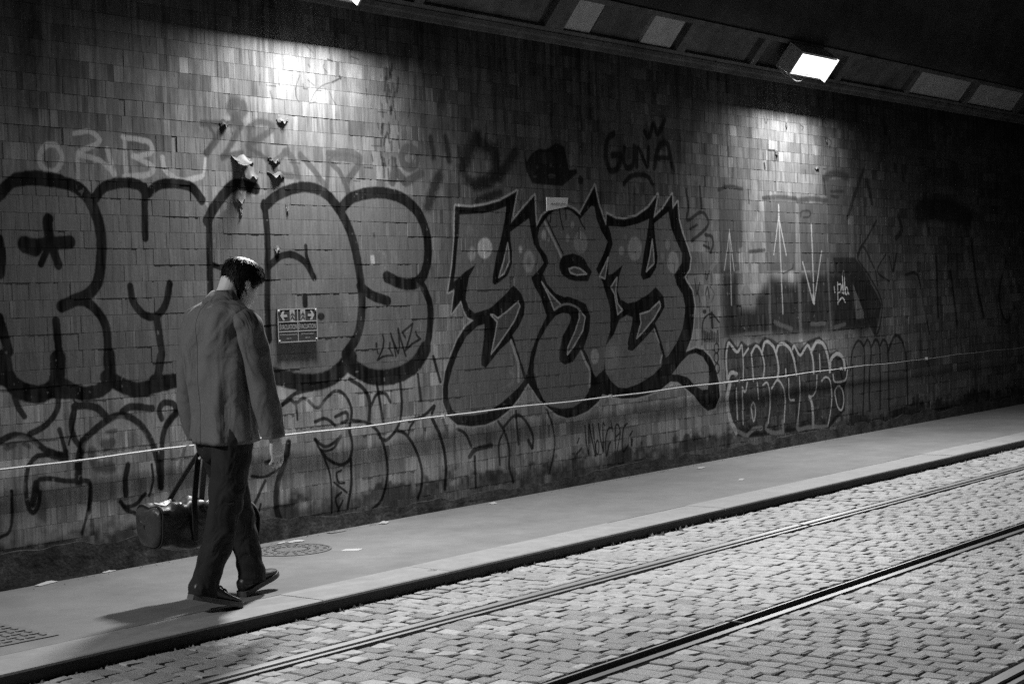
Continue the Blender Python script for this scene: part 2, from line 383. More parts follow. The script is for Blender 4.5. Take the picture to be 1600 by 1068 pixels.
# --- the dark piece in the middle
SIL = (topx('A', [(165, 225), (300, 235), (420, 215), (540, 180), (680, 100), (655, 235), (630, 365), (730, 245), (828, 135), (832, 270), (842, 400), (890, 305), (950, 258), (1010, 232), (1100, 226), (1160, 252), (1215, 302)])
       + topx('B', [(35, 285), (95, 170), (155, 55), (190, 220), (250, 390), (256, 290), (330, 328), (400, 335), (500, 312), (600, 240), (680, 130), (662, 230), (645, 325), (725, 245), (800, 125), (803, 250), (845, 190), (855, 330), (885, 450), (930, 570), (955, 660), (945, 750), (905, 815), (925, 860), (970, 930), (990, 1060)])
       + topx('D', [(985, 150), (980, 260), (960, 370), (915, 480), (1000, 445), (1060, 460), (1120, 520), (1160, 600), (1190, 720), (1200, 850), (1160, 950), (1100, 970), (1040, 920), (980, 840), (900, 770), (850, 730), (790, 725), (700, 795), (600, 835), (500, 862), (380, 868), (220, 830), (190, 890), (100, 970), (0, 1015)])
       + topx('C', [(1100, 1030), (1020, 1005), (950, 950), (870, 880), (810, 790), (775, 740), (700, 860), (620, 960), (520, 1040), (420, 1085), (300, 1100), (180, 1085), (110, 1020), (65, 900), (60, 790), (80, 650), (120, 530), (180, 380), (250, 270), (320, 215), (268, 190), (238, 130), (215, 50), (135, 160), (160, -40)])
       + topx('A', [(160, 915), (106, 945), (122, 850), (142, 700), (158, 500)]))
stroke('P', loop(SIL), 5.5, .42, .9, .4, curve=False)
fill('P', SIL, .004, .98)
DG = .185
Y1 = topx('A', [(200, 295), (400, 285), (500, 262), (590, 225), (580, 330), (550, 480), (510, 640), (480, 800), (478, 865), (498, 882), (545, 850), (605, 800), (640, 700), (640, 600), (625, 500), (625, 440), (780, 325), (798, 430), (820, 540), (880, 640), (905, 700), (850, 770), (800, 820), (830, 900), (880, 990)]) \
    + topx('C', [(930, 180), (868, 300), (800, 480), (780, 600), (752, 690), (700, 530), (640, 345), (700, 260), (740, 170), (748, 80), (720, 0)]) + topx('A', [(700, 935), (655, 885), (580, 965), (470, 1065)]) \
    + topx('C', [(440, 120), (330, 155), (280, 115), (255, 40)]) + topx('A', [(262, 920), (280, 820), (335, 715), (250, 770), (180, 835), (155, 855), (165, 780), (180, 600), (195, 450)])
fill('P', Y1, DG, .96, grain=.12)
fill('C', [(410, 245), (350, 265), (260, 350), (190, 480), (140, 620), (105, 760), (105, 860), (140, 960), (200, 1010), (330, 1005), (430, 985), (560, 895), (690, 780), (745, 710), (715, 620), (680, 500), (630, 380), (540, 460), (460, 560), (420, 612), (385, 590), (383, 540), (400, 420), (410, 320)], DG * 1.1, .96, grain=.12)
fill('P', topx('A', [(870, 400), (920, 330), (990, 260), (1060, 242), (1130, 262), (1210, 330)]) + topx('B', [(35, 330), (130, 220), (155, 230), (170, 330), (210, 430), (262, 520), (230, 620), (165, 750), (220, 860), (250, 960), (280, 1060)])
     + topx('D', [(285, 150), (285, 300), (245, 420), (240, 540), (230, 630), (200, 650), (165, 690), (120, 620), (60, 450), (110, 300), (118, 180), (80, 80), (0, 40)]) + topx('C', [(1100, 15)]) + topx('A', [(1080, 985), (1000, 950), (930, 870), (900, 790), (945, 700), (930, 640), (870, 560), (855, 480)]), DG * .95, .96, grain=.12)
fill('C', [(1110, 155), (1060, 150), (1000, 180), (930, 270), (860, 400), (825, 540), (820, 640), (850, 760), (900, 870), (950, 930), (1050, 952), (1150, 940), (1230, 890), (1284, 800), (1290, 640), (1262, 560), (1215, 455), (1150, 560), (1080, 585), (1035, 550), (1035, 480), (1060, 350), (1120, 240), (1132, 190)], DG, .96, grain=.12)
fill('P', topx('B', [(270, 390), (400, 400), (520, 370), (610, 330), (590, 480), (560, 650), (540, 800), (560, 840), (620, 820), (668, 740), (680, 650), (660, 480), (650, 370), (770, 270), (790, 400), (830, 500), (885, 620), (880, 700), (820, 800), (840, 880), (890, 960), (910, 1060)])
     + topx('D', [(910, 150), (890, 280), (840, 400), (770, 510), (745, 530), (720, 450), (655, 240), (700, 180), (740, 100), (730, 20)]) + topx('B', [(728, 975), (665, 900), (600, 960), (500, 1020), (430, 1035), (370, 1000), (345, 930), (360, 800), (390, 715), (300, 790), (270, 800), (270, 650), (305, 540), (290, 450)]), DG * .95, .96, grain=.12)
fill('D', [(470, 190), (420, 170), (360, 210), (310, 340), (250, 420), (240, 520), (245, 640), (290, 720), (350, 775), (420, 780), (520, 745), (640, 670), (710, 600), (722, 500), (690, 400), (640, 290), (560, 380), (470, 470), (430, 460), (430, 400), (465, 250)], .24, .95, grain=.25)
fill('D', ell(300, 520, 60, 120), .32, .6, soft=10)
fill('D', [(800, 665), (870, 570), (940, 500), (1000, 488), (1060, 520), (1105, 600), (1112, 700), (1100, 790), (1050, 795), (990, 755), (930, 690), (870, 672)], .30, .95, grain=.15)
fill('A', ell(1150, 725, 118, 100) , .011, .98); fill('P', topx('A', [(1035, 700), (1060, 640), (1150, 618)]) + topx('B', [(60, 670), (130, 770), (100, 850), (0, 850)]) + topx('A', [(1120, 838), (1050, 790)]), .011, .98)
for c, p in (('A', [(602, 535), (570, 680), (528, 820), (572, 790), (616, 690), (612, 600)]), ('C', [(460, 168), (490, 172), (520, 200), (600, 140), (690, 60), (706, 100), (660, 220), (560, 370), (465, 500), (500, 330), (515, 230)]),
             ('A', [(1113, 750), (1160, 734), (1210, 750), (1262, 792), (1180, 802), (1125, 782)]), ('A', [(885, 858), (950, 950), (1045, 1048), (990, 1092), (940, 965)]),
             ('C', [(1200, 130), (1250, 190), (1230, 300), (1150, 440), (1102, 502), (1105, 440), (1165, 310), (1200, 200)]), ('D', [(533, 165), (610, 140), (695, 58), (706, 100), (650, 200), (560, 310), (503, 368), (540, 240)]),
             ('B', [(636, 505), (615, 640), (585, 772), (650, 702), (645, 600)]), ('B', [(268, 655), (230, 735), (193, 812), (238, 832)]), ('B', [(340, 820), (288, 900), (320, 960), (345, 1130), (385, 1092), (345, 1040), (330, 940)])):
    fill(c, p, .13, .95, grain=.2); stroke(c, loop(p), 2.4, .44, .92, .4, curve=False)
stroke('C', [(1000, 125), (1050, 92), (1110, 82), (1180, 110), (1215, 150)], 3, .24, .9)
for c, a, t in (('A', (412, 575, 62, 88), .30), ('A', (305, 620, 34, 60), .17), ('A', (285, 430, 32, 45), .10), ('A', (710, 585, 17, 31), .24), ('A', (780, 685, 48, 96), .17), ('A', (778, 690, 18, 45), .08), ('A', (905, 465, 19, 46), .22), ('A', (946, 505, 11, 20), .14),
                ('A', (1145, 380, 15, 29), .16), ('A', (1105, 490, 17, 33), .16), ('A', (1212, 528, 58, 92), .14), ('B', (490, 580, 60, 102), .16), ('B', (378, 597, 23, 40), .15), ('B', (412, 480, 14, 24), .09),
                ('B', (765, 545, 23, 42), .13), ('B', (722, 645, 14, 30), .10), ('B', (808, 692, 48, 92), .16), ('D', (155, 515, 34, 66), .19), ('D', (765, 430, 16, 48), .12)):
    fill(c, ell(*a), t * 2.3, .9, soft=5, grain=.3)
stroke('C', [(625, 645), (650, 680), (640, 735), (615, 760)], 5, .26, .8, .6)
for c, p, w in (('A', [(912, 362), (975, 490), (1048, 645)], 4), ('C', [(632, 390), (665, 490), (692, 580), (695, 720)], 5), ('D', [(42, 480), (75, 560), (112, 640), (110, 770)], 4), ('D', [(650, 290), (690, 400)], 3), ('D', [(715, 510), (700, 570)], 3)):
    stroke(c, p, w, .42, .9, .4)
for c, p in (('A', [(925, 330), (990, 470), (1065, 620)]), ('C', [(640, 345), (700, 530), (755, 690)]), ('C', [(1225, 440), (1270, 530), (1320, 680)]), ('D', [(650, 235), (700, 380), (745, 535)]), ('A', [(1035, 250), (1045, 330), (1065, 420)]), ('A', [(1085, 245), (1090, 330)]), ('A', [(965, 285), (955, 360)]), ('B', [(20, 320), (50, 380), (75, 420)])):
    stroke(c, p, 2.4, .012, .95, .3)
for p in ([(1140, 920), (1140, 960), (1160, 950)], [(1150, 930), (1145, 970)], [(1170, 940), (1172, 965), (1190, 945), (1192, 970)], [(1200, 945), (1215, 965), (1228, 945), (1218, 985)]):
    stroke('A', p, 1.2, .2, .8, .5)

# --- lower left throw-ups
for c, p, w in (
    ('E', [(118, 100), (145, 190), (200, 270)], 9), ('E', [(482, 100), (470, 220), (380, 340), (240, 422)], 9), ('E', [(-30, 490), (80, 435), (170, 430), (270, 470), (380, 550), (520, 590), (545, 565)], 9),
    ('E', [(400, 575), (480, 600), (540, 610)], 12), ('E', [(490, 380), (520, 480), (550, 600)], 7), ('E', [(625, 170), (590, 330), (615, 450), (650, 505)], 9), ('E', [(615, 190), (720, 178), (820, 210), (895, 295)], 11),
    ('E', [(650, 830), (655, 640), (690, 480), (800, 370), (920, 285), (1000, 260), (1100, 290), (1200, 380), (1280, 540), (1320, 700), (1335, 860)], 10), ('E', [(652, 830), (655, 640), (690, 480)], 13),
    ('E', [(1015, 235), (1090, 190), (1265, 205)], 10), ('E', [(1345, 290), (1322, 220), (1360, 160), (1440, 168), (1460, 230), (1400, 310), (1365, 390), (1345, 520), (1340, 860)], 9), ('E', [(1475, 240), (1380, 350)], 8),
    ('E', [(330, 795), (420, 788), (560, 810), (690, 803), (745, 830), (750, 950), (740, 1067)], 7), ('E', [(228, 690), (300, 605), (390, 590)], 7), ('E', [(230, 690), (210, 850), (228, 1000), (270, 1075), (320, 1000), (330, 860)], 7),
    ('E', [(300, 830), (285, 920), (268, 1000)], 11), ('E', [(1062, 675), (1040, 800), (1045, 920)], 9), ('E', [(1000, 980), (1040, 1022), (1130, 1000), (1205, 915)], 6), ('E', [(1260, 670), (1272, 800), (1240, 930)], 4),
    ('E', [(90, 890), (100, 1067)], 4), ('F', [(497, 700), (490, 830), (460, 950), (430, 1068)], 5), ('F', [(0, 993), (48, 965), (65, 880), (64, 740)], 5), ('F', [(670, 800), (700, 840), (760, 865)], 6),
    ('F', [(380, 480), (420, 300), (400, 200)], 3)):
    stroke(c, p, w, .005, .93, .22)
for c, p, w in (('E', [(30, 540), (160, 450), (300, 520)], 6), ('E', [(720, 520), (830, 520), (900, 390), (1010, 300)], 10), ('E', [(820, 560), (900, 440)], 6), ('E', [(1060, 330), (1180, 420), (1240, 560)], 7), ('E', [(340, 850), (560, 850), (720, 860)], 5),
                ('E', [(940, 370), (1060, 375)], 6), ('F', [(230, 720), (440, 720)], 5), ('F', [(160, 880), (330, 960), (430, 900)], 7), ('F', [(120, 700), (110, 800), (140, 900)], 8), ('F', [(500, 870), (600, 960), (700, 900)], 8), ('F', [(590, 760), (600, 850)], 8), ('F', [(150, 1010), (330, 990), (440, 1000)], 9), ('F', [(0, 780), (40, 770)], 9)):
    stroke(c, p, w, .40, .42, 1.2)
for c, p, w in (('E', [(860, 500), (930, 490), (880, 530)], 12), ('E', [(50, 530), (120, 505)], 9), ('E', [(200, 500), (240, 520)], 7), ('E', [(760, 560), (800, 680), (930, 700)], 14), ('E', [(890, 400), (960, 390)], 6)):
    stroke(c, p, w, .04, .7, .7)
for p, w in (
    ([(215, 262), (260, 232), (292, 250), (340, 222), (410, 275), (460, 222), (510, 182), (560, 200), (600, 280), (592, 372)], 5), ([(292, 240), (300, 340)], 4), ([(210, 262), (290, 195), (385, 172)], 6),
    ([(398, 352), (455, 335), (510, 372)], 5), ([(510, 325), (570, 300), (578, 342), (545, 360)], 5), ([(398, 450), (450, 490), (500, 472), (542, 432)], 5), ([(398, 450), (435, 512), (500, 500), (542, 436)], 4),
    ([(590, 400), (605, 480), (590, 560), (540, 592), (470, 560), (430, 510)], 5), ([(430, 510), (480, 640), (490, 760), (490, 860)], 4), ([(598, 560), (600, 700), (578, 830)], 5),
    ([(545, 622), (518, 640), (530, 690), (562, 692)], 3.5), ([(505, 690), (575, 745)], 3.5), ([(545, 745), (512, 780), (530, 845)], 3.5), ([(552, 790), (525, 845)], 3.5),
    ([(590, 115), (660, 162), (700, 232), (698, 362)], 6), ([(608, 345), (690, 360), (750, 412), (790, 520), (800, 650), (770, 780), (715, 842)], 5), ([(740, 140), (762, 260), (778, 362)], 5),
    ([(710, 265), (742, 200), (790, 198), (816, 242)], 5), ([(868, 100), (880, 260), (862, 372), (800, 452), (760, 440)], 5), ([(862, 402), (900, 420), (950, 490), (988, 600), (992, 700), (972, 775)], 5),
    ([(920, 350), (1000, 320), (1060, 265), (1048, 305)], 5), ([(918, 425), (925, 385), (945, 355)], 4), ([(1050, 335), (1100, 450), (1125, 580), (1120, 725)], 6), ([(970, 90), (985, 232)], 5), ([(1055, -10), (1095, 130)], 5),
    ([(250, 470), (230, 570), (192, 680), (180, 800), (205, 905), (262, 950)], 10), ([(125, 578), (230, 560), (255, 470)], 7), ([(45, 655), (120, 658), (205, 608)], 4), ([(120, 680), (60, 810)], 5), ([(95, 810), (60, 940)], 4)):
    stroke('G', p, w, .005, .92, .25)
for p, w in (([(230, 300), (330, 250), (480, 260), (560, 240)], 8), ([(520, 350), (545, 420), (520, 520)], 6), ([(200, 620), (330, 560), (420, 560)], 12), ([(210, 700), (330, 690), (460, 700)], 9), ([(60, 600), (170, 610)], 10)):
    stroke('G', p, w, .38, .32, 1.3)
for p, w in (([(180, 230), (280, 290), (345, 430)], 4.5), ([(330, 560), (400, 475), (590, 425)], 7), ([(390, 560), (402, 920)], 4.5), ([(690, 660), (680, 400), (742, 245)], 3.5), ([(670, 140), (742, 260), (800, 460), (802, 680), (850, 860)], 4.5),
             ([(735, 205), (870, 68), (980, 112), (1080, 300), (1080, 455)], 4.5), ([(880, 20), (895, 200), (912, 410)], 4.5), ([(1030, 370), (1070, 450)], 6), ([(1250, 0), (1320, 200), (1342, 450), (1280, 755)], 4)):
    stroke('K', p, w, .016, .88, .35)
for p, w in (([(322, 388), (346, 500), (330, 640), (280, 752), (228, 865), (320, 802), (420, 778), (515, 780)], 3), ([(512, 782), (452, 650), (456, 545)], 3), ([(470, 370), (522, 540), (572, 795)], 3), ([(480, 420), (612, 735), (634, 620), (614, 285)], 3.2),
             ([(614, 285), (662, 500), (752, 785)], 3.2), ([(740, 442), (690, 350), (882, 188)], 3.2), ([(882, 188), (830, 420), (748, 678), (870, 562), (1025, 470)], 3.4), ([(1022, 470), (952, 400), (940, 332)], 3), ([(205, 560), (206, 620)], 3.6), ([(225, 700), (242, 745)], 2.6), ([(130, 660), (155, 700)], 1.6)):
    stroke('T', p, w, .010, .96, .2, curve=False)
for p, w in (([(398, 300), (430, 640), (470, 840)], 2.4), ([(470, 840), (472, 270)], 2.2), ([(480, 280), (560, 700), (600, 840), (545, 270)], 2.6), (loop(ell(630, 700, 30, 130, 9)), 2.2), ([(650, 260), (690, 560), (742, 770)], 2.8), ([(745, 770), (728, 280), (770, 290)], 2.4),
             ([(905, 330), (830, 360), (785, 560), (800, 850), (850, 640), (880, 600)], 2.8), ([(880, 210), (910, 400)], 2.4), ([(970, 720), (965, 320), (1020, 290), (1050, 420), (975, 500)], 2.6), ([(1060, 420), (1000, 760)], 2.4), ([(1180, 260), (1120, 330), (1092, 560), (1110, 780), (1200, 660)], 3),
             ([(290, 530), (260, 620)], 3), ([(330, 720), (250, 820)], 3.4), ([(1280, 400), (1230, 480)], 3), ([(1270, 560), (1265, 650)], 5)):
    stroke('N', p, w, .014, .9, .35)

# --- scribbles, panels and arrows further right
for p, w in (([(38, 55), (50, 150), (45, 215), (120, 172), (155, 225), (130, 270), (68, 322)], 5), ([(110, 40), (118, 150)], 5), ([(60, 260), (95, 238)], 4), ([(138, 290), (172, 300), (178, 345), (165, 382)], 5), ([(130, 345), (160, 360)], 4),
             ([(140, 480), (145, 525), (158, 480)], 2), ([(140, 600), (150, 560), (160, 620)], 2.4), ([(165, 560), (185, 600), (170, 640)], 2.4), ([(85, 520), (95, 600), (110, 540)], 2), ([(100, 580), (110, 640)], 2)):
    stroke('S', p, w, .02, .85, .5)
fill('S', [(170, 480), (158, 462), (205, 402), (212, 425)], .28, .6, soft=2); fill('S', [(178, 515), (215, 520), (215, 680), (150, 680)], .26, .45, soft=3)
fill('S', [(128, 740), (215, 735), (215, 862), (122, 858)], .24, .5, soft=2)
for p, w in (([(122, 860), (128, 740), (170, 702), (212, 745)], 3), ([(172, 700), (176, 770)], 6), ([(130, 690), (140, 690)], 5)): stroke('S', p, w, .012, .9, .4)
for x in range(132, 212, 9): stroke('S', [(x, 790 + (x % 4) * 5), (x + 2, 845)], 3, .012, .85, .5)
for y in (880, 930, 985): stroke('S', loop(ell(185 + y % 17, y, 12, 25, 8)), 2.6, .015, .85, .4)
fill('Q', [(85, 140), (222, 130), (228, 480), (205, 490), (210, 620), (95, 640)], .07, .8, soft=4)
fill('Q', [(355, 190), (545, 190), (545, 620), (375, 620)], .09, .85, soft=3); fill('Q', [(560, 215), (725, 220), (742, 620), (580, 620)], .07, .85, soft=3)
fill('Q', [(730, 80), (850, 70), (870, 640), (745, 640)], .05, .8, soft=3)
fill('Q', [(95, 620), (205, 610), (212, 840), (305, 840), (305, 770), (375, 700), (380, 640), (545, 700), (580, 640), (745, 620), (900, 620), (985, 700), (985, 985), (120, 1035)], .014, .95, soft=11)
fill('Q', [(250, 690), (275, 740), (300, 760), (300, 830), (215, 832), (215, 760)], .2, .75, soft=4)
for p, w in (([(85, 140), (150, 122), (225, 135)], 5), ([(350, 190), (440, 182), (545, 192)], 5), ([(555, 205), (640, 195), (728, 205)], 7), ([(715, 75), (770, 45), (850, 62)], 10), ([(715, 75), (725, 170)], 4), ([(755, 150), (830, 150)], 4), ([(760, 180), (800, 185)], 4),
             ([(575, 300), (580, 270), (628, 268), (625, 300), (590, 305)], 3), ([(262, 140), (268, 220)], 3), ([(470, 640), (525, 610), (530, 585)], 2), ([(270, 510), (360, 500)], 5)):
    stroke('Q', p, w, .02, .75, .7)
for p, w in (([(385, 520), (395, 1010)], 6), ([(548, 230), (560, 600), (572, 1010)], 5), ([(570, 620), (578, 1010)], 5), ([(735, 560), (758, 1000)], 5), ([(100, 640), (112, 1030)], 3), ([(240, 250), (240, 430)], 8), ([(345, 300), (350, 480)], 6), ([(255, 330), (285, 460), (320, 340)], 6), ([(240, 520), (265, 600)], 6),
             ([(130, 1035), (260, 1005), (400, 1000)], 7), ([(400, 1030), (560, 1020), (720, 1005), (880, 985)], 6), ([(640, 940), (720, 935)], 6), ([(780, 960), (840, 940)], 5), ([(420, 930), (520, 970)], 6)):
    stroke('Q', p, w, .20, .5, .7)
for p, w in (([(150, 378), (156, 600), (162, 828)], 2), ([(149, 400), (120, 618)], 2), ([(152, 405), (178, 622)], 2), ([(443, 232), (456, 560), (469, 878)], 3), ([(445, 300), (415, 526)], 2.4), ([(450, 330), (490, 530)], 2.4), ([(638, 345), (648, 600), (655, 818)], 3), ([(588, 572), (650, 812)], 3), ([(700, 505), (656, 812)], 2.6), ([(650, 770), (655, 815)], 4.5)):
    stroke('Q', p, w, .5, .75, .5, curve=False)
for p, w in (([(775, 718), (779, 752)], 2), ([(795, 690), (798, 822)], 2), ([(795, 705), (815, 705), (812, 745), (798, 752)], 2), ([(815, 735), (826, 705), (822, 750), (832, 755)], 1.6), ([(832, 760), (824, 650), (834, 632), (840, 760)], 2), (loop(ell(848, 742, 7, 22, 8)), 2), ([(860, 755), (862, 760)], 2.4), ([(803, 805), (824, 783), (842, 810)], 2.2)):
    stroke('Q', p, w, .6, .9, .3)
fill('Q', [(885, 690), (948, 860), (952, 905), (905, 910)], .16, .7, soft=3)
fill('Z', [(5, 560), (130, 560), (200, 660), (285, 830), (250, 1010), (115, 700), (20, 640)], .018, .85, soft=4)
for p, w in (([(255, 350), (200, 450), (145, 555), (220, 680), (287, 830), (252, 1005), (180, 850), (118, 700)], 3.5), ([(150, 545), (180, 500), (240, 620)], 4), ([(180, 60), (120, 230), (90, 330)], 7), ([(200, 120), (230, 250)], 8), ([(380, 320), (400, 400), (370, 450)], 8), ([(330, 560), (350, 640), (370, 540)], 4), ([(250, 640), (260, 720)], 4), ([(310, 540), (260, 640), (330, 700)], 3),
             ([(420, 660), (490, 660), (520, 800), (560, 1000)], 4), ([(600, 560), (610, 900)], 6), ([(680, 640), (720, 940)], 6), ([(800, 460), (830, 700), (870, 900)], 7), ([(1000, 580), (960, 780), (1000, 930), (1050, 850)], 6), ([(500, 300), (560, 280), (700, 300), (780, 330)], 30)):
    stroke('Z', p, w, .016, .8, .6)
for p in ([(500, 760), (530, 900)], [(650, 650), (690, 930)], [(770, 560), (840, 900)], [(880, 560), (940, 930)], [(980, 600), (1040, 900)], [(400, 700), (430, 900)], [(530, 400), (580, 640)]):
    stroke('Z', p, 14, .24, .4, .9)
MB_ = [(60, 200), (70, 140), (100, 105), (160, 185), (190, 125), (240, 165), (300, 138), (330, 150), (370, 92), (430, 115), (470, 140), (540, 122), (590, 150), (650, 200), (710, 125), (800, 92), (850, 150), (880, 230), (940, 200), (1000, 280), (1025, 340), (1005, 420), (990, 480), (992, 650), (880, 770), (750, 800), (620, 805), (440, 835), (230, 855), (140, 835), (90, 700), (75, 500), (70, 350)]
stroke('X', loop(MB_), 5, .012, .8, .5, curve=False); fill('X', MB_, .016, .93, soft=2, grain=.15)
for p, w in (([(80, 400), (72, 260), (80, 170), (96, 130), (155, 200), (190, 148)], 3.2), ([(195, 150), (205, 280), (205, 425)], 2), ([(205, 230), (245, 172)], 2.4), ([(268, 210), (280, 330), (285, 425)], 2.2), ([(268, 212), (300, 155), (330, 170), (362, 250), (370, 330), (360, 405)], 2.6), ([(350, 200), (370, 130), (400, 120), (440, 160), (465, 230), (480, 320), (474, 400)], 3.2),
             ([(460, 210), (480, 150), (520, 135), (570, 180), (600, 260), (620, 375)], 3.2), ([(590, 175), (605, 155), (650, 225), (705, 148), (735, 200), (750, 270), (755, 362)], 3), ([(738, 190), (780, 120), (830, 138), (860, 210), (876, 300), (880, 352)], 4), ([(800, 220), (805, 352)], 2.4), ([(882, 345), (890, 260), (940, 213), (985, 250), (1000, 330)], 4), ([(1020, 340), (1010, 400), (990, 425), (920, 432), (905, 375)], 2),
             ([(100, 450), (80, 560), (95, 700), (150, 825)], 6), ([(78, 430), (110, 362), (155, 372)], 4), ([(150, 485), (160, 722)], 2.2), ([(198, 480), (205, 765)], 1.8), ([(198, 475), (220, 512), (236, 440)], 2.2), ([(282, 590), (268, 640), (285, 740), (300, 690), (297, 620), (282, 590)], 2), ([(315, 440), (325, 562)], 2.2), ([(358, 458), (390, 438), (410, 500), (415, 620), (400, 755)], 2),
             ([(428, 482), (470, 420), (510, 460), (532, 560), (525, 745)], 2.2), ([(535, 335), (540, 392)], 2.4), ([(560, 410), (565, 560), (602, 575)], 2), ([(645, 390), (647, 560), (630, 755)], 1.7), ([(780, 380), (776, 480), (750, 540), (715, 545)], 2), ([(722, 550), (740, 600), (750, 700), (750, 785)], 4), ([(818, 425), (850, 395), (885, 430), (896, 560), (885, 680), (865, 775)], 2.2),
             (loop([(930, 480), (920, 520), (940, 620), (972, 652), (990, 580), (980, 500), (952, 465)]), 2)):
    stroke('X', p, w * 1.35, .62, .92, .4)
for p in ([(130, 800), (200, 840), (240, 855)], [(390, 760), (385, 800), (440, 830), (520, 820)], [(512, 740), (518, 810)], [(630, 730), (632, 800), (700, 790), (760, 785)], [(240, 850), (290, 800), (350, 795)], [(750, 700), (760, 780), (860, 780)]):
    stroke('X', p, 5.5, .30, .75, .7)
for i in range(26):
    x = random.uniform(110, 860); y = random.uniform(220, 760); stroke('X', [(x, y), (x + random.uniform(30, 90), y - random.uniform(2, 10))], 1.5, .16, .5, .6)
fill('X', [(1050, 240), (1100, 115), (1150, 150), (1180, 105), (1205, 150), (1240, 105), (1270, 150), (1300, 105), (1335, 180), (1390, 72), (1450, 120), (1490, 300), (1480, 620), (1330, 670), (1200, 690), (1070, 690), (1040, 400)], .12, .7, soft=3)
for p, w in (([(1042, 340), (1060, 190), (1105, 112), (1150, 180), (1150, 400), (1140, 690)], 4), ([(1150, 150), (1180, 105), (1205, 190), (1190, 400), (1195, 660)], 4), ([(1208, 160), (1240, 105), (1272, 190), (1275, 640)], 4), ([(1275, 150), (1302, 105), (1335, 190), (1345, 650)], 4), ([(1335, 200), (1390, 72), (1450, 125), (1482, 300), (1490, 600)], 5), ([(1060, 300), (1060, 660)], 4)):
    stroke('X', p, w, .014, .85, .5)
# cracks in the tiling, threads of torn paint and their shadows, drawn as lines
for p, w in (([(180, 100), (230, 150), (245, 205), (330, 292)], .9), ([(540, 120), (500, 210), (490, 300)], 1), ([(780, 120), (770, 210), (715, 260), (712, 350)], 1), ([(720, 325), (795, 355)], 1.6), ([(475, 355), (525, 375)], 2), ([(190, 520), (160, 600), (148, 660), (150, 750), (180, 800)], .9),
             ([(620, 545), (540, 590), (440, 620), (350, 690), (300, 790)], 1), ([(615, 550), (525, 595)], 2.2), ([(600, 530), (612, 560)], 3), ([(495, 690), (520, 760), (565, 830)], .8), ([(270, 570), (340, 630)], .8), ([(440, 410), (430, 440), (480, 500)], .8), ([(140, 650), (148, 740)], 1.6)):
    q = [(440 + x / 6.675, 40 + y / 6.675) for x, y in p]; stroke('P', q, w, .02, .85, .4)
for p in ([(180, 168), (250, 176)], [(270, 60), (278, 170)], [(470, 195), (500, 198)], [(570, 210), (625, 212)], [(360, 770), (440, 778)], [(860, 915), (910, 918)], [(940, 810), (1010, 816)], [(1050, 375), (1120, 382)]):
    stroke('R', p, 1.2, .02, .8, .4)
for p in ([(512, 312), (560, 300)], [(1000, 640), (1080, 645)]): stroke('R', p, 1.2, .02, .7, .4)
wq = [(1180 + x / 6.675, 140 + y / 6.675) for x, y in [(135, 632), (200, 636)]]; stroke('P', wq, 2.6, .012, .9, .2)
wq = [(1180 + x / 6.675, 140 + y / 6.675) for x, y in [(92, 775), (98, 825)]]; stroke('P', wq, 4.5, .012, .9, .3)
for p in ([(90, 290), (108, 355), (130, 310)], [(470, 375), (500, 395), (485, 425)], [(705, 310), (745, 370)], [(735, 500), (790, 545), (775, 610)], [(770, 590), (775, 610)], [(705, 830), (735, 830)], [(80, 660), (85, 740)], [(200, 640), (195, 760)]):
    stroke('P', [(1180 + x / 6.675, 140 + y / 6.675) for x, y in p], 1.5, .02, .8, .4)
# worn and chipped paint
chip = (vnoise(TH, TW, 5, 4) * .6 + vnoise(TH, TW, 16, 10) * .4) > .86
PT[chip] *= .6; PA[chip] *= .6
wearm = .88 + .12 * (vnoise(TH, TW, 40, 6))
PT *= wearm; PA *= wearm

fade = np.clip(np.minimum(np.arange(TW), TW - 1 - np.arange(TW)) / 60.0, 0, 1)[None].astype(np.float32)
PT *= fade; PA *= fade; DIRT_SHADE = DIRT_SHADE * fade + .8 * (1 - fade)
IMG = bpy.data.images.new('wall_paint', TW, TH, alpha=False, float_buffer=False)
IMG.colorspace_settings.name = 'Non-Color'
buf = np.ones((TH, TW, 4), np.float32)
buf[..., 0] = np.sqrt(np.clip(PT, 0, 1)); buf[..., 1] = np.clip(PA, 0, 1); buf[..., 2] = np.clip(DIRT_SHADE / 1.4, 0, 1)
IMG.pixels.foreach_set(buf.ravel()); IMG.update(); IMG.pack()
del buf, FUZZ, st, bl, fine

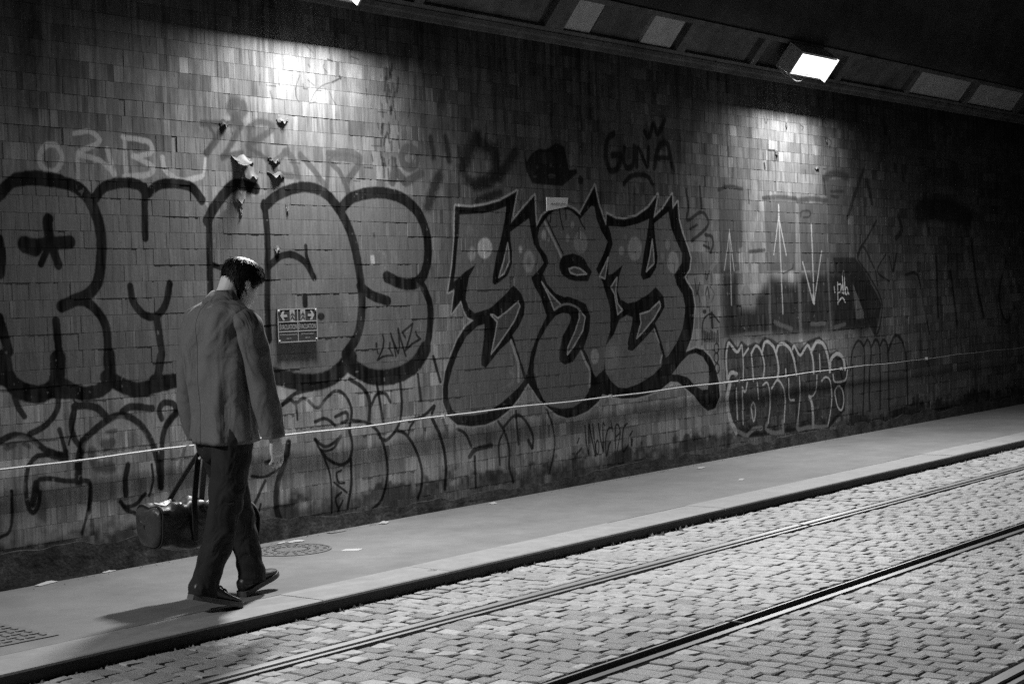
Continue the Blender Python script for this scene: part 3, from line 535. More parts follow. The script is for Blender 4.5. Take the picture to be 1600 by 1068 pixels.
def tile_material():
    m = bpy.data.materials.new('painted_tile'); m.use_nodes = True; nt = m.node_tree; N = nt.nodes; L = nt.links
    p = N['Principled BSDF']; p.inputs['Roughness'].default_value = .75; p.inputs['Specular IOR Level'].default_value = .0
    g = N.new('ShaderNodeNewGeometry'); s = N.new('ShaderNodeSeparateXYZ'); L.new(g.outputs['Position'], s.inputs[0])
    def math_(op, a, b=None):
        n = N.new('ShaderNodeMath'); n.operation = op
        for i, q in enumerate((a, b)):
            if q is None: continue
            if hasattr(q, 'is_output'): L.new(q, n.inputs[i])
            else: n.inputs[i].default_value = q
        return n.outputs[0]
    u = math_('DIVIDE', math_('SUBTRACT', s.outputs[0], TX0), TX1 - TX0); v = math_('DIVIDE', math_('SUBTRACT', s.outputs[2], TZ0), TZ1 - TZ0)
    c = N.new('ShaderNodeCombineXYZ'); L.new(u, c.inputs[0]); L.new(v, c.inputs[1])
    im = N.new('ShaderNodeTexImage'); im.image = IMG; im.interpolation = 'Cubic'; im.extension = 'EXTEND'; L.new(c.outputs[0], im.inputs[0])
    sc_ = N.new('ShaderNodeSeparateColor'); L.new(im.outputs[0], sc_.inputs[0])
    at = N.new('ShaderNodeAttribute'); at.attribute_name = 'tone'
    nz = N.new('ShaderNodeTexNoise'); nz.inputs['Scale'].default_value = 18; nz.inputs['Detail'].default_value = 5
    mp = N.new('ShaderNodeMapping'); mp.inputs['Scale'].default_value = (6, 6, .6); L.new(g.outputs['Position'], mp.inputs[0]); L.new(mp.outputs[0], nz.inputs[0])
    grain = math_('ADD', math_('MULTIPLY', nz.outputs[0], .7), .65)
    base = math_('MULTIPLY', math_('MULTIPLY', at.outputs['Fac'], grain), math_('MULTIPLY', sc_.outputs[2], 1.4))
    paint = math_('MULTIPLY', math_('POWER', sc_.outputs[0], 2.0), grain)
    val = math_('ADD', math_('MULTIPLY', base, math_('SUBTRACT', 1.0, sc_.outputs[1])), paint)
    cb = N.new('ShaderNodeCombineColor'); [L.new(val, cb.inputs[i]) for i in range(3)]
    L.new(cb.outputs[0], p.inputs['Base Color'])
    n2 = N.new('ShaderNodeTexNoise'); n2.inputs['Scale'].default_value = 70; n2.inputs['Detail'].default_value = 5; L.new(g.outputs['Position'], n2.inputs[0])
    bp = N.new('ShaderNodeBump'); bp.inputs['Strength'].default_value = .2; bp.inputs['Distance'].default_value = .002
    L.new(n2.outputs[0], bp.inputs['Height']); L.new(bp.outputs[0], p.inputs['Normal'])
    return m
MAT['tile'] = tile_material()

# ================================================================== the road: bed, setts, rails
road_mb = MB(); road_mb.box(XA, XB, -2.2, KF + .02, -.30, -.034)
road = tag(road_mb.build('road', MAT['bed']), kind='structure')
STRIPS = [(.62, 2.49), (2.66, 4.015), (4.190, 5.355), (5.524, KF - .012)]
def sett_mesh(k):
    r = random.Random(100 + k); q = (-.5, -.42, .42, .5)
    P = np.zeros((4, 4, 3))
    for i in range(4):
        for j in range(4):
            e = (i in (0, 3)) + (j in (0, 3))
            x, y = q[i], q[j]
            if e == 2: x *= .90; y *= .93
            P[i, j] = (x + r.uniform(-.035, .035), y + r.uniform(-.032, .032), (-.0045 if e else 0) - (.005 if e == 2 else 0) + r.uniform(-.0028, .0028))
    mb = MB(); mb.grid(P, flip=True)
    rim = [P[i, 0] for i in range(4)] + [P[3, j] for j in range(1, 4)] + [P[i, 3] for i in (2, 1, 0)] + [P[0, j] for j in (2, 1)]
    low = [p * np.array([1.0, 1.0, 0]) + np.array([0, 0, -.06]) for p in rim]
    mb.loft([rim, low], cap0=False, cap1=False, flip=True)
    return mb
SETT = [sett_mesh(k) for k in range(10)]
for k in SETT:
    a = np.array(k.v)
setts = []
for (ya, yb) in STRIPS:
    x = 2.0; row = 0
    while x < 22:
        px = random.uniform(.085, .112)
        n = max(2, round((yb - ya) / .132)); w = (yb - ya) / n
        y = ya; first = (row % 2 == 1)
        while y < yb - .02:
            ww = w * random.uniform(.84, 1.18)
            if first: ww *= .55; first = False
            if yb - (y + ww) < .06: ww = yb - y
            setts.append([x + px / 2 + random.uniform(-.006, .006) + .02 * math.sin(y * 2.1 + row * .13), y + ww / 2, px - random.uniform(.002, .008), ww - random.choice((.004, .006, .008, .010, .016, .020)), random.uniform(-.004, .003), random.gauss(0, .016), random.gauss(0, .016), random.gauss(0, .03), random.uniform(.84, 1.10) * (1 + .10 * math.sin(x * 1.3 + y * 2) * math.sin(y * 2.7 - x * .6)), random.randrange(10)])
            y += ww
        x += px; row += 1
def shown(s):
    d = depth((s[0], s[1], 0))
    if d < 1: return 0
    u, v = proj((s[0], s[1], 0))
    if not (5 < u < 1595 and v < 1062): return 0
    return s[2] * s[3] / d ** 3
order = sorted(range(len(setts)), key=lambda i: -shown(setts[i]))
big = set(order[:300])
variants = {}
rest = MB()
for i, s in enumerate(setts):
    R = Matrix.Translation((s[0], s[1], s[4])) @ Matrix.Rotation(s[7], 4, 'Z') @ Matrix.Rotation(s[5], 4, 'X') @ Matrix.Rotation(s[6], 4, 'Y') @ Matrix.Diagonal((s[2], s[3], 1, 1))
    if i in big:
        key = (s[9], round(s[8] * 8))
        if key not in variants:
            mb = SETT[s[9]]; mb.t = [key[1] / 8] * len(mb.f); me = mb.mesh('sett'); me.materials.append(MAT['sett']); variants[key] = me
        o = bpy.data.objects.new('sett', variants[key]); COL.objects.link(o); o.parent = road; o.matrix_local = R
    else:
        mb = SETT[s[9]]; A = np.array(R); V = np.c_[np.array(mb.v), np.ones(len(mb.v))] @ A.T
        rest.add(V[:, :3], mb.f, s[8])
sp = rest.build('sett_paving', MAT['sett'], road); sp['kind'] = 'stuff'

def sweep(prof, xs=(XA, XB), closed=True, jit=0):
    mb = MB(); rings = []
    for x in xs: rings.append([(x, y, z) for y, z in prof])
    if closed: mb.loft(rings, flip=False)
    else: mb.grid(np.array(rings))
    return mb
# rail sections, listed from the wall side; far: running head first, near: flangeway first
def rail_far(y):   # head on the wall side, groove towards the camera
    return [(y + .065, -.032), (y + .065, -.010), (y + .058, .003), (y + .004, .003), (y - .001, -.004), (y - .001, -.030), (y - .022, -.030), (y - .022, -.003), (y - .026, .001), (y - .054, .001), (y - .060, -.010), (y - .060, -.033)]
def rail_near(y):  # guard lip on the wall side, then the groove, then the head
    return [(y + .052, -.032), (y + .052, -.004), (y + .048, .002), (y + .036, .002), (y + .033, -.002), (y + .032, -.033), (y - .036, -.033), (y - .036, -.004), (y - .040, .001), (y - .080, .001), (y - .086, -.006), (y - .088, -.035)]
GRIME_SHADE = {'far': (0, 1, 4, 5, 6, 10, 11), 'near': (0, 1, 4, 5, 6, 10, 11)}  # faces darkened for grime and for the shade in the groove
for prof, lab in ((rail_far(5.435), 'polished grooved tram rail closest to the kerb'), (rail_near(4.115), 'tram rail with the wide black groove, second from the kerb'), (rail_far(2.575), 'short stretch of tram rail cut by the lower right corner, farthest from the kerb')):
    mb = sweep(prof); mb.t = [.16 if k in (0, 4, 5, 6, 10, 11) else (.55 if 'groove' in lab and k in (8, 9) and 'second' in lab else 1.0) for k in range(len(mb.t))]  # groove and side faces carry grime and painted shade in one tone
    r = mb.build('tram_rail', MAT['rail']); tag(r, lab, 'rail', 'grooved tram rails laid in the setts')
jm = MB()
for (x, y) in ((9.98, 5.42), (6.87, 4.13)):
    jm.box(x, x + .02, y - .05, y + .05, .0025, .0055)
tag(jm.build('rail_weld', MAT['bed'], road), kind='stuff')

# ================================================================== pavement and kerb
pm = MB()
xs = np.concatenate([[XA], np.arange(2, 24.1, .25), [XB]]); ys = np.array([KB + .003, 6.8, 7.2, 7.6, WY])
Pp = np.array([[(x, y, PZ + (.0025 * math.sin(x * 1.7 + y * 3) if 2 < x < 24 and KB + .1 < y < WY - .1 else 0)) for y in ys] for x in xs])
pm.grid(Pp, flip=False)
pm.f = [f[::-1] for f in pm.f]
pm.box(XA, XB, KB + .003, WY, -.2, PZ - .01, skip=('+z',))
pavement = tag(pm.build('pavement', MAT['asphalt']), kind='structure')
kerb = tag(empty('kerb', (0, 0, 0)), kind='structure')
x = XA
while x < XB:
    ln = random.uniform(.98, 1.04) if 1.5 < x < 26 else 3.0
    dy = random.uniform(-.003, .003); dz = random.uniform(-.0015, .0015); c = .014
    prof = [(KF + dy, -.2), (KF + dy, PZ - c), (KF + dy + c * .35, PZ - c * .3), (KF + dy + c, PZ + dz), (KB, PZ + dz), (KB, -.2)]
    mb = MB(); mb.loft([[(xx, y, z) for y, z in prof] for xx in (x + .0015, x + ln - .0015)]); tn = random.uniform(.92, 1.06); mb.t = [tn * (.14 if (k % 6) in (0,) and k < 6 else 1) for k in range(len(mb.t))]  # road face darkened: its shade painted in, along with grime
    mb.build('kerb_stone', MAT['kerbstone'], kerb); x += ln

# ================================================================== the tiled wall
wm = MB(); wm.box(XA, XB, WY + .0022, WY + .5, -.2, 3.95)
wallo = tag(wm.build('tunnel_wall', MAT['mortar']), 'long tiled tunnel wall covered in graffiti behind the walking man', 'wall')
tiles = []
z = .10; ROW = .0995; row = 0
while z < ZT - .02:
    zt = min(z + ROW, ZT)
    x = 3.2 + random.uniform(0, .05)
    cur = random.choice((.034, .045, .06))
    while x < 22.5:
        if random.random() < .5: cur = random.choice((.020, .024, .030, .030, .036, .045, .045, .060, .09))
        w = cur * (1 if x < 17 else 2)
        tiles.append((x, x + w, z, zt)); x += w
    z += ROW; row += 1
def tile_area(t):
    if t[1] - t[0] < .044: return 0
    p = ((t[0] + t[1]) / 2, WY, (t[2] + t[3]) / 2); u, v = proj(p)
    if not (4 < u < 1590 and 4 < v < 830): return 0
    if 275 < u < 445 and v > 400: return 0
    return (t[1] - t[0]) * (t[3] - t[2]) / depth(p) ** 3
order = sorted(range(len(tiles)), key=lambda i: -tile_area(tiles[i])); big = set(order[:300])
rest = MB()
tone_row = {}
prev = .25
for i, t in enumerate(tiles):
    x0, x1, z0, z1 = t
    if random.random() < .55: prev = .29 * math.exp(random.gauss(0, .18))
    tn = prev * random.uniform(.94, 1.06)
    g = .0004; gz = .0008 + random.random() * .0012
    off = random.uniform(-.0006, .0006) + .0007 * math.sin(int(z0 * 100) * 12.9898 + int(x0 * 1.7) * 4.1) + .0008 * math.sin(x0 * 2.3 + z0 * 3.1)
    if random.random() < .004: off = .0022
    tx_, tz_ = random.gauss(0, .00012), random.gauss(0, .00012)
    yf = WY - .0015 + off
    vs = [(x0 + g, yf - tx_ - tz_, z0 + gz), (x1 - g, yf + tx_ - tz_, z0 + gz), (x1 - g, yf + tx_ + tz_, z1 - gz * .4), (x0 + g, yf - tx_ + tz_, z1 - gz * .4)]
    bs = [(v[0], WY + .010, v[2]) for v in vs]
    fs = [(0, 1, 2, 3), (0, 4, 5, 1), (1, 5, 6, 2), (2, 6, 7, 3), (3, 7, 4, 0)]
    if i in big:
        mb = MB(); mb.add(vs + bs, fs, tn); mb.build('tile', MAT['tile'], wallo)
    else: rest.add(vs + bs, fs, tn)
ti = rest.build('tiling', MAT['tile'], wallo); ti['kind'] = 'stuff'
# crumbling render plinth
xs = np.concatenate([[XA], np.arange(2, 24, .035), [XB]]); rows = 9
hx = np.interp(xs, [2, 5.5, 6.2, 7.3, 8.4, 9.8, 11.5, 14, 24], [.24, .24, .22, .16, .12, .10, .12, .14, .14])
n1 = vnoise(1, len(xs), 1, 4)[0]; n2 = vnoise(1, len(xs), 1, 14)[0]; n3 = vnoise(rows, len(xs), 1.3, 2)
hx = hx * (.50 + .34 * n1 + .34 * n2)
P = np.zeros((len(xs), rows + 1, 3))
for i, x in enumerate(xs):
    for j in range(rows):
        v = j / (rows - 1)
        P[i, j] = (x, WY - .012 + .0095 * v ** .8 - .003 * (n3[j, i] - .5) * (1 - v) - .003 * (n2[i] - .5) * (1 - v), PZ - .012 + v * hx[i] + (.012 if j == 0 else 0) * (n1[i] - .2))
    P[i, rows] = (x, WY + .004, PZ + hx[i] * .985)
pl = MB(); pl.grid(P, flip=True); pl.f = [f[::-1] for f in pl.f]
pl.build('plinth', MAT['plinth'], wallo)
# flakes of peeling paint and render
def flake(px, py, w, h, prot, seed, curl=1.6, tone=1.0):
    r = random.Random(seed); c = wall(px, py); n, m_ = 9, 7
    P = np.zeros((m_, n, 3))
    for i in range(m_):
        v = i / (m_ - 1)
        for j in range(n):
            u = j / (n - 1) - .5
            ww = w * (1 - .45 * v) * (1 + .1 * math.sin(7 * v + seed))
            P[i, j] = (c[0] + u * ww + r.uniform(-.004, .004), WY - .004 - prot * (v ** curl) * (1 - .7 * (2 * abs(u)) ** 2) - r.uniform(0, .003), c[2] - v * h * (1 - .35 * v) + .012 * math.sin(9 * u + seed) + r.uniform(-.003, .003))
    Q = P.copy(); Q[..., 1] += .003
    mb = MB(); mb.grid(P, .20 * tone); mb.grid(Q[:, ::-1], .20 * tone)
    mb.build('peeling_flake', MAT['tile'], wallo, smooth=True)
for a in ((376, 244, .15, .09, .105, 1, 1.2), (392, 262, .16, .10, .022, 2), (350, 189, .09, .05, .014, 3), (441, 185, .12, .04, .012, 4), (428, 246, .13, .05, .010, 5), (430, 270, .16, .035, .016, 6, 1.0),
          (374, 300, .12, .10, .008, 10), (448, 318, .03, .09, .006, 11), (376, 325, .03, .06, .008, 12), (432, 385, .06, .05, .007, 13),
          (1213, 238, .06, .05, .012, 17), (1228, 192, .03, .08, .010, 18), (1290, 215, .05, .06, .01, 19), (1276, 262, .10, .012, .010, 21)):
    flake(*a)

# ================================================================== cornice, coffers and vault
tv = tag(empty('tunnel_vault', (0, 0, 0)), kind='structure')
prof = [(WY + .02, 3.66), (WY - .030, 3.665), (WY - .036, 3.695), (WY - .062, 3.705), (WY - .068, 3.735), (WY - .05, 3.745), (WY - .05, 3.765), (WY + .02, 3.765)]
sweep(prof).build('cornice', MAT['concrete'], tv)
C0 = np.array([0, WY - .055, 3.752]); CT = np.array([0, -.64, .768]); CN = np.array([0, -.768, -.64])
def cbox(mb, xa, xb, ta, tb, na, nb, tone=1.0):
    vs = []
    for nn in (na, nb):
        for (x, t) in ((xa, ta), (xb, ta), (xb, tb), (xa, tb)):
            p = C0 + CT * t + CN * nn; vs.append((x, p[1], p[2]))
    mb.add(vs, [(0, 3, 2, 1), (4, 5, 6, 7), (0, 1, 5, 4), (1, 2, 6, 5), (2, 3, 7, 6), (3, 0, 4, 7)], tone)
def cpart(name, m, *a):
    mb = MB(); cbox(mb, *a); return mb.build(name, MAT[m], tv)
cpart('coffer_back', 'darkpanel', XA, XB, -.02, .36, -.12, -.05)
cpart('coffer_rail', 'concrete', XA, XB, -.005, .030, -.05, .012); cpart('coffer_rail', 'concrete', XA, XB, .315, .36, -.05, .018)
RIBS = [(2.6, .16), (4.2, .08), (5.9, .16), (7.45, .08), (8.95, .10), (10.58, .24), (12.45, .13), (13.72, .10), (15.45, .12), (17.10, .10), (18.70, .14), (20.3, .14), (22, .12), (23.6, .12)]
for x, w in RIBS:
    cpart('coffer_rib', 'concrete', x - w / 2, x + w / 2, .030, .315, -.05, .010)
for xa, xb, m, dep in ((9.06, 10.40, 'concrete', -.028), (10.73, 11.08, 'lightpanel', -.012), (11.12, 11.80, 'darkpanel', -.03), (11.83, 12.30, 'lightpanel', -.012), (12.58, 13.60, 'concrete', -.028), (15.58, 17.0, 'concrete', -.028),
                       (17.20, 18.56, 'lightpanel', -.015), (18.82, 20.18, 'lightpanel', -.015), (6.0, 7.38, 'concrete', -.028), (4.3, 5.8, 'concrete', -.028), (2.7, 4.1, 'concrete', -.028)):
    cpart('coffer_panel', m, xa, xb, .036, .309, -.06, dep)
xs = np.concatenate([[XA], np.arange(2, 30, .4), [XB]])
arc = [(WY - .275, 4.03), (WY - .35, 4.06)] + [(3.0 + 4.55 * math.cos(a), 4.05 + 2.2 * math.sin(a)) for a in np.linspace(.06, math.pi - .06, 34)] + [(-1.7, 4.0)]
P = np.array([[(x, y, z) for y, z in arc] for x in xs]); nv = vnoise(len(xs), len(arc), 2, 2)
P[2:-2, 1:-1, 2] += .05 * (nv[2:-2, 1:-1] - .5)
vm = MB(); vm.grid(P); vm.build('vault_lining', MAT['vault'], tv, smooth=True)
om = MB(); om.box(XA, XB, -2.1, -1.7, -.2, 4.05)
tag(om.build('opposite_wall', MAT['vault']), 'dark bare wall on the far side of the tunnel opposite the graffiti', 'wall')
op = MB(); op.box(XA, XB, -1.7, .60, -.2, PZ); tag(op.build('pavement', MAT['asphalt']), kind='structure')

# ================================================================== lamps
def lamp(xc, label, turn=0.0, drop=0.0):
    r = tag(empty('tunnel_lamp', (xc, C0[1], C0[2])), label, 'lamp', 'floodlights in the cornice above the wall')
    def part(name, m, boxes):
        mb = MB()
        for b in boxes: cbox(mb, *b)
        return mb.build(name, MAT[m], r)
    xa, xb = xc - .36, xc + .30; ta, tb = .095 - drop, .325 - drop; na, nb = .04, .20
    part('bracket', 'lampmetal', [(xc - .2, xc - .16, .16, .28, -.04, na)]); part('bracket', 'lampmetal', [(xc + .12, xc + .16, .16, .28, -.04, na)])
    part('housing', 'lampmetal', [(xa - .02, xb + .02, ta - .02, tb + .02, na, na + .02), (xa - .02, xb + .02, tb, tb + .02, na + .02, nb + .01), (xa - .02, xb + .02, ta - .02, ta - .004, na + .02, nb - .02), (xa - .022, xa - .002, ta, tb, na + .02, nb + .01)])
    part('side_shield', 'lampmetal', [(xb + .02, xb + .035, ta - .01, tb + .02, na + .01, nb + .035)])
    mb = MB(); n0, n1 = nb - .03 - turn, nb - .03 + turn       # the pane may be turned along the tunnel
    q = []
    for (x, n_, t) in ((xa + .02, n0, ta + .015), (xb - .02, n1, ta + .015), (xb - .02, n1, tb - .015), (xa + .02, n0, tb - .015)):
        p = C0 + CT * t + CN * n_; q.append((x, p[1], p[2]))
    mb.add(q, [(3, 2, 1, 0)]); mb.build('glowing_pane', MAT['lamp' if xc > 5 else 'lamp_dim'], r)
    mb.v = [(v[0], v[1] - CN[1] * .012, v[2] - CN[2] * .012) for v in mb.v]; mb.build('reflector', MAT['lightpanel'], r)
    mb = MB()
    for k in range(5):
        rr = random.Random(int(xc * 10) + k); x0 = xa + rr.uniform(-.05, .3); x1 = x0 + rr.uniform(.15, .4); q = C0 + CT * (ta - .03) + CN * (.06 + .025 * k); sag = rr.uniform(.02, .05)
        mb.tube([(x0 + (x1 - x0) * t, q[1], q[2] - sag * 4 * t * (1 - t)) for t in np.linspace(0, 1, 9)], .004, 5)
    mb.build('loose_wire', MAT['wire'], r)
lamp(14.45, 'blazing white floodlight in the cornice above the arrow panels', .0)
lamp(7.80, 'floodlight at the very top edge of the picture above the tagged bright tiles', 0, .05)
lamp(1.3, 'floodlight further back in the cornice behind the walking man, outside the picture', -.07)

# ================================================================== cable along the wall
cb_ = MB(); pts = []
for x in np.arange(2.0, 22.01, .25):
    pts.append((x, WY - .020, .752 + .0032 * (x - 5.4) + .004 * math.sin(x * 2.1) - .003 * math.cos(x * 5.3)))
cb_.tube(pts, [float(np.interp(p[0], [2, 13.5, 17], [.0070, .0065, .0028])) for p in pts], 8)  # thinned at the far end to imitate fading into the dark
cable = empty('wall_cable', (5.4, WY, .75)); tag(cable, 'thin white cable strung low along the graffiti wall', 'cable')
cb_.build('cable', MAT['white'], cable)
for x in (3.2, 5.0, 6.7, 9.15, 11.3, 13.4, 15.5, 17.6):
    mb = MB(); zc = .752 + .0032 * (x - 5.4); mb.box(x - .008, x + .008, WY - .034, WY - .002, zc - .014, zc + .016); mb.build('clip', MAT['steel'], cable)

# ================================================================== the walking man
M0 = wall(349, 650, 6.50); M0 = Vector((M0[0], M0[1], PZ)); YAW = -.12
Z0 = (0, 0, 0)
def lerp_rings(keys, n):
    """keys: rows of numbers; returns n rows, smoothly interpolated"""
    k = np.array(keys, float); t = np.linspace(0, len(k) - 1, n)
    q = np.vstack([2 * k[:1] - k[1:2], k, 2 * k[-1:] - k[-2:-1]]); out = []
    for s in t:
        i = min(int(s), len(k) - 2); u = s - i; a, b, c, d = q[i], q[i + 1], q[i + 2], q[i + 3]
        out.append(.5 * (2 * b + (c - a) * u + (2 * a - 5 * b + 4 * c - d) * u * u + (3 * b - a - 3 * c + d) * u ** 3))
    return np.array(out)
def sup(a, e):
    c, s = math.cos(a), math.sin(a); return math.copysign(abs(c) ** (2 / e), c), math.copysign(abs(s) ** (2 / e), s)
def limb(mb, keys, n=24, rings=18, fold=0.0, seed=0, cap=True, ex=2.0):
    """keys: x, y, z, r_along_x, r_along_y ; rings are laid square to the path"""
    K = lerp_rings(keys, rings); R = []
    for i, k in enumerate(K):
        p = k[:3]; d = K[min(i + 1, rings - 1)][:3] - K[max(i - 1, 0)][:3]; d /= np.linalg.norm(d)
        u = np.array([1.0, 0, 0]); u -= d * (u @ d); u /= np.linalg.norm(u); v = np.cross(d, u)
        ring = []
        for j in range(n):
            a = 2 * math.pi * j / n; c, s = sup(a, ex)
            f = 1 + fold * (math.sin(3 * a + i * .5 + seed) * .45 + math.sin(i * .85 + 2.4 * math.sin(a + seed) + seed) * .35 + math.sin(i * .37 + 2 * a) * .3)
            ring.append(p + u * k[3] * f * c + v * k[4] * f * s)
        R.append(ring)
    mb.loft(R, cap0=cap, cap1=cap)
def head_pt(f, l, h):   # head frame: f forward, l left, h above the chin; bowed about the neck
    a = math.radians(23); yw = math.radians(6)
    f0, h0 = f + .02, h - .03
    x = f0 * math.cos(a) + h0 * math.sin(a); z = -f0 * math.sin(a) + h0 * math.cos(a)
    x, y = x * math.cos(yw) + l * math.sin(yw), -x * math.sin(yw) + l * math.cos(yw)
    return np.array([.090 + x, y, 1.620 + z])
HEAD = [(0, .052, .022, .022), (.008, .05, .036, .034), (.025, .042, .056, .047), (.05, .022, .080, .060), (.08, .004, .094, .068), (.11, -.002, .098, .071), (.14, -.006, .101, .075), (.17, -.008, .101, .077), (.195, -.009, .093, .071), (.217, -.010, .074, .057), (.232, -.011, .045, .036), (.237, -.011, .015, .012)]
def head_ring(h, grow=0.0, n=28):
    k = np.array(HEAD); c, d, w = (np.interp(h, k[:, 0], k[:, i]) for i in (1, 2, 3))
    return [head_pt(c + (d + grow) * math.cos(a), (w + grow) * math.sin(a), h) for a in np.linspace(0, 2 * math.pi, n, endpoint=False)]
RH = np.array([.145, -.246, .888]); LH = np.array([.02, .257, .865])     # wrists
body = MB()
body.loft([head_ring(h) for h in (0, .008, .025, .05, .08, .11, .14, .17, .195, .217, .232, .237)])
nose = [head_pt(.095, s * .016, .075) for s in (-1, 1)] + [head_pt(.122, 0, .080), head_pt(.094, 0, .125), head_pt(.07, 0, .09)]
body.add(nose, [(0, 1, 2), (0, 2, 3), (1, 3, 2), (0, 4, 1), (0, 3, 4), (1, 4, 3)])
for s in (-1, 1):
    R_ = []
    for t in np.linspace(-1, 1, 9):
        rr = math.sqrt(max(.05, 1 - t * t)); R_.append([head_pt(-.008 + .019 * rr * math.cos(a) - .004 * t, s * (.076 + .006 * (1 + t * .3)) + .009 * rr * math.sin(a), .112 + .033 * t) for a in np.linspace(0, 2 * math.pi, 12, endpoint=False)])
    body.loft(R_)
limb(body, [(-.012, 0, 1.46, .07, .08), (.008, 0, 1.56, .060, .062), (.030, 0, 1.61, .056, .056), (.058, 0, 1.66, .056, .056), (.085, 0, 1.71, .06, .06)], 20, 12)
limb(body, [(0, 0, .84, .10, .15), (.0, 0, 1.0, .10, .15), (-.01, 0, 1.2, .11, .16), (-.015, 0, 1.38, .11, .18), (-.01, 0, 1.50, .08, .13), (0, 0, 1.56, .05, .06)], 24, 16)
limb(body, [(.01, -.13, 1.47, .05, .05), (.02, -.19, 1.45, .05, .05), (.075, -.228, 1.19, .04, .04), (.12, -.243, .98, .033, .033), tuple(RH) + (.027, .022)], 14, 14)
limb(body, [(-.0, .13, 1.47, .05, .05), (-.0, .19, 1.45, .05, .05), (-.02, .238, 1.17, .04, .04), (-.0, .253, .97, .033, .033), tuple(LH) + (.027, .022)], 14, 14)
limb(body, [(-.01, -.09, .90, .07, .07), (-.07, -.095, .52, .05, .05), (-.19, -.10, .14, .04, .04), (-.19, -.10, .08, .035, .035)], 14, 12)
limb(body, [(.02, .09, .90, .07, .07), (.12, .095, .50, .05, .05), (.21, .10, .12, .04, .04), (.22, .10, .07, .035, .035)], 14, 12)
def finger(p, r=.0085):
    body.tube(smooth_line(np.array(p), 4), [r] * 1 + [r * (1 - .25 * t) for t in np.linspace(0, 1, 4 * (len(p) - 1))], 8)
# relaxed right hand: back of the hand outwards, fingers hanging down and a little curled
limb(body, [tuple(RH) + (.028, .018), (.146, -.252, .855, .034, .017), (.155, -.248, .82, .042, .016), (.162, -.244, .79, .041, .014), (.164, -.242, .778, .034, .011)], 16, 9, ex=2.6)
for k, (dx, ln) in enumerate(((.033, .075), (.011, .085), (-.011, .078), (-.031, .06))):
    b = np.array([.162 + dx, -.243, .792]); finger([b + (0, 0, .03), b, b + (.004, .004, -ln * .45), b + (.004, .018, -ln * .8), b + (.002, .034, -ln)])
finger([(.172, -.248, .85), (.192, -.236, .83), (.202, -.225, .80), (.200, -.216, .775)], .0095)
# left hand closed round the bag handles
limb(body, [tuple(LH) + (.028, .019), (.02, .257, .838, .034, .019), (.022, .256, .81, .042, .018), (.023, .253, .785, .041, .016)], 16, 8, ex=2.6)
for dx in (.033, .011, -.011, -.031):
    b = np.array([.023 + dx, .254, .79]); finger([b + (0, .004, .02), b + (0, .004, -.004), b + (0, -.010, -.028), b + (0, -.036, -.030), b + (0, -.044, -.010), b + (0, -.034, .004)], .0092)
finger([(.05, .248, .835), (.065, .230, .815), (.064, .212, .795), (.05, .208, .785)], .0095)
src = bpy.data.objects.new('person', body.mesh('person')); COL.objects.link(src)
md = src.modifiers.new('r', 'REMESH'); md.mode = 'VOXEL'; md.voxel_size = .0042
ms = src.modifiers.new('s', 'SMOOTH'); ms.factor = .5; ms.iterations = 2
dg = bpy.context.evaluated_depsgraph_get()
pme = bpy.data.meshes.new_from_object(src.evaluated_get(dg)); pme.name = 'person'
bpy.data.objects.remove(src)
pme.polygons.foreach_set('use_smooth', np.ones(len(pme.polygons), dtype=bool))
pme.materials.clear(); pme.materials.append(MAT['skin'])
man = bpy.data.objects.new('person', pme); COL.objects.link(man); man.location = M0; man.rotation_euler = (0, 0, YAW); man.scale = (.985,) * 3
tag(man, 'man in a dark suit walking along the pavement with bowed head, carrying a bag', 'person')

# hair: a shaggy cap with strands
hb = MB(); rr = random.Random(5); nH = 40
def hair_line(a):     # how far down the hair comes, by angle round the head (0 front, pi back)
    b = abs((a + math.pi) % (2 * math.pi) - math.pi)
    return float(np.interp(b, [0, .7, 1.2, 1.5, 1.75, 2.2, math.pi], [.185, .165, .118, .118, .085, .052, .040]))
R_ = []
for i in range(15):
    t = i / 14; ring = []
    for j in range(nH):
        a = 2 * math.pi * j / nH; h = hair_line(a) * (1 - t) + .236 * t
        k = np.array(HEAD); c, d, w = (np.interp(h, k[:, 0], k[:, q]) for q in (1, 2, 3))
        g = (.001 + .010 * math.sin(min(1, t * 2.2) * math.pi / 2)) + .004 * math.sin(9 * a + 5 * t) + rr.uniform(-.006, .006)
        p = head_pt(c + (d + g) * math.cos(a), (w + g) * math.sin(a), h + (.016 * t)); ring.append(p)
    R_.append(ring)
hb.loft(R_, cap0=False)
for _ in range(3200):
    a = rr.uniform(0, 2 * math.pi); t = rr.random() ** .8
    k = np.array(HEAD); h = hair_line(a) + (.23 - hair_line(a)) * t
    L_ = rr.uniform(.025, .05); tw = rr.gauss(0, .12); pts = []
    for s in (0, .5, 1):
        hh = max(.02, h - L_ * s * (1.0 if t < .8 else .5)); aa = a + tw * s
        c, d, w = (np.interp(hh, k[:, 0], k[:, q]) for q in (1, 2, 3)); g = (.012 + .010 * s * (t > .35)) * (1 if t > .12 else .45) + rr.uniform(-.002, .007)
        pts.append(head_pt(c + (d + g) * math.cos(aa), (w + g) * math.sin(aa), hh + .014 * t))
    sd = np.cross(pts[2] - pts[0], pts[0] - head_pt(0, 0, .12)); sd = sd / (np.linalg.norm(sd) + 1e-9) * rr.uniform(.0012, .0024)
    hb.add([pts[0] - sd, pts[0] + sd, pts[1] - sd, pts[1] + sd, pts[2]], [(0, 1, 3, 2), (2, 3, 4)])
hair = hb.build('hair', MAT['hair'], man, base=Z0, smooth=True)

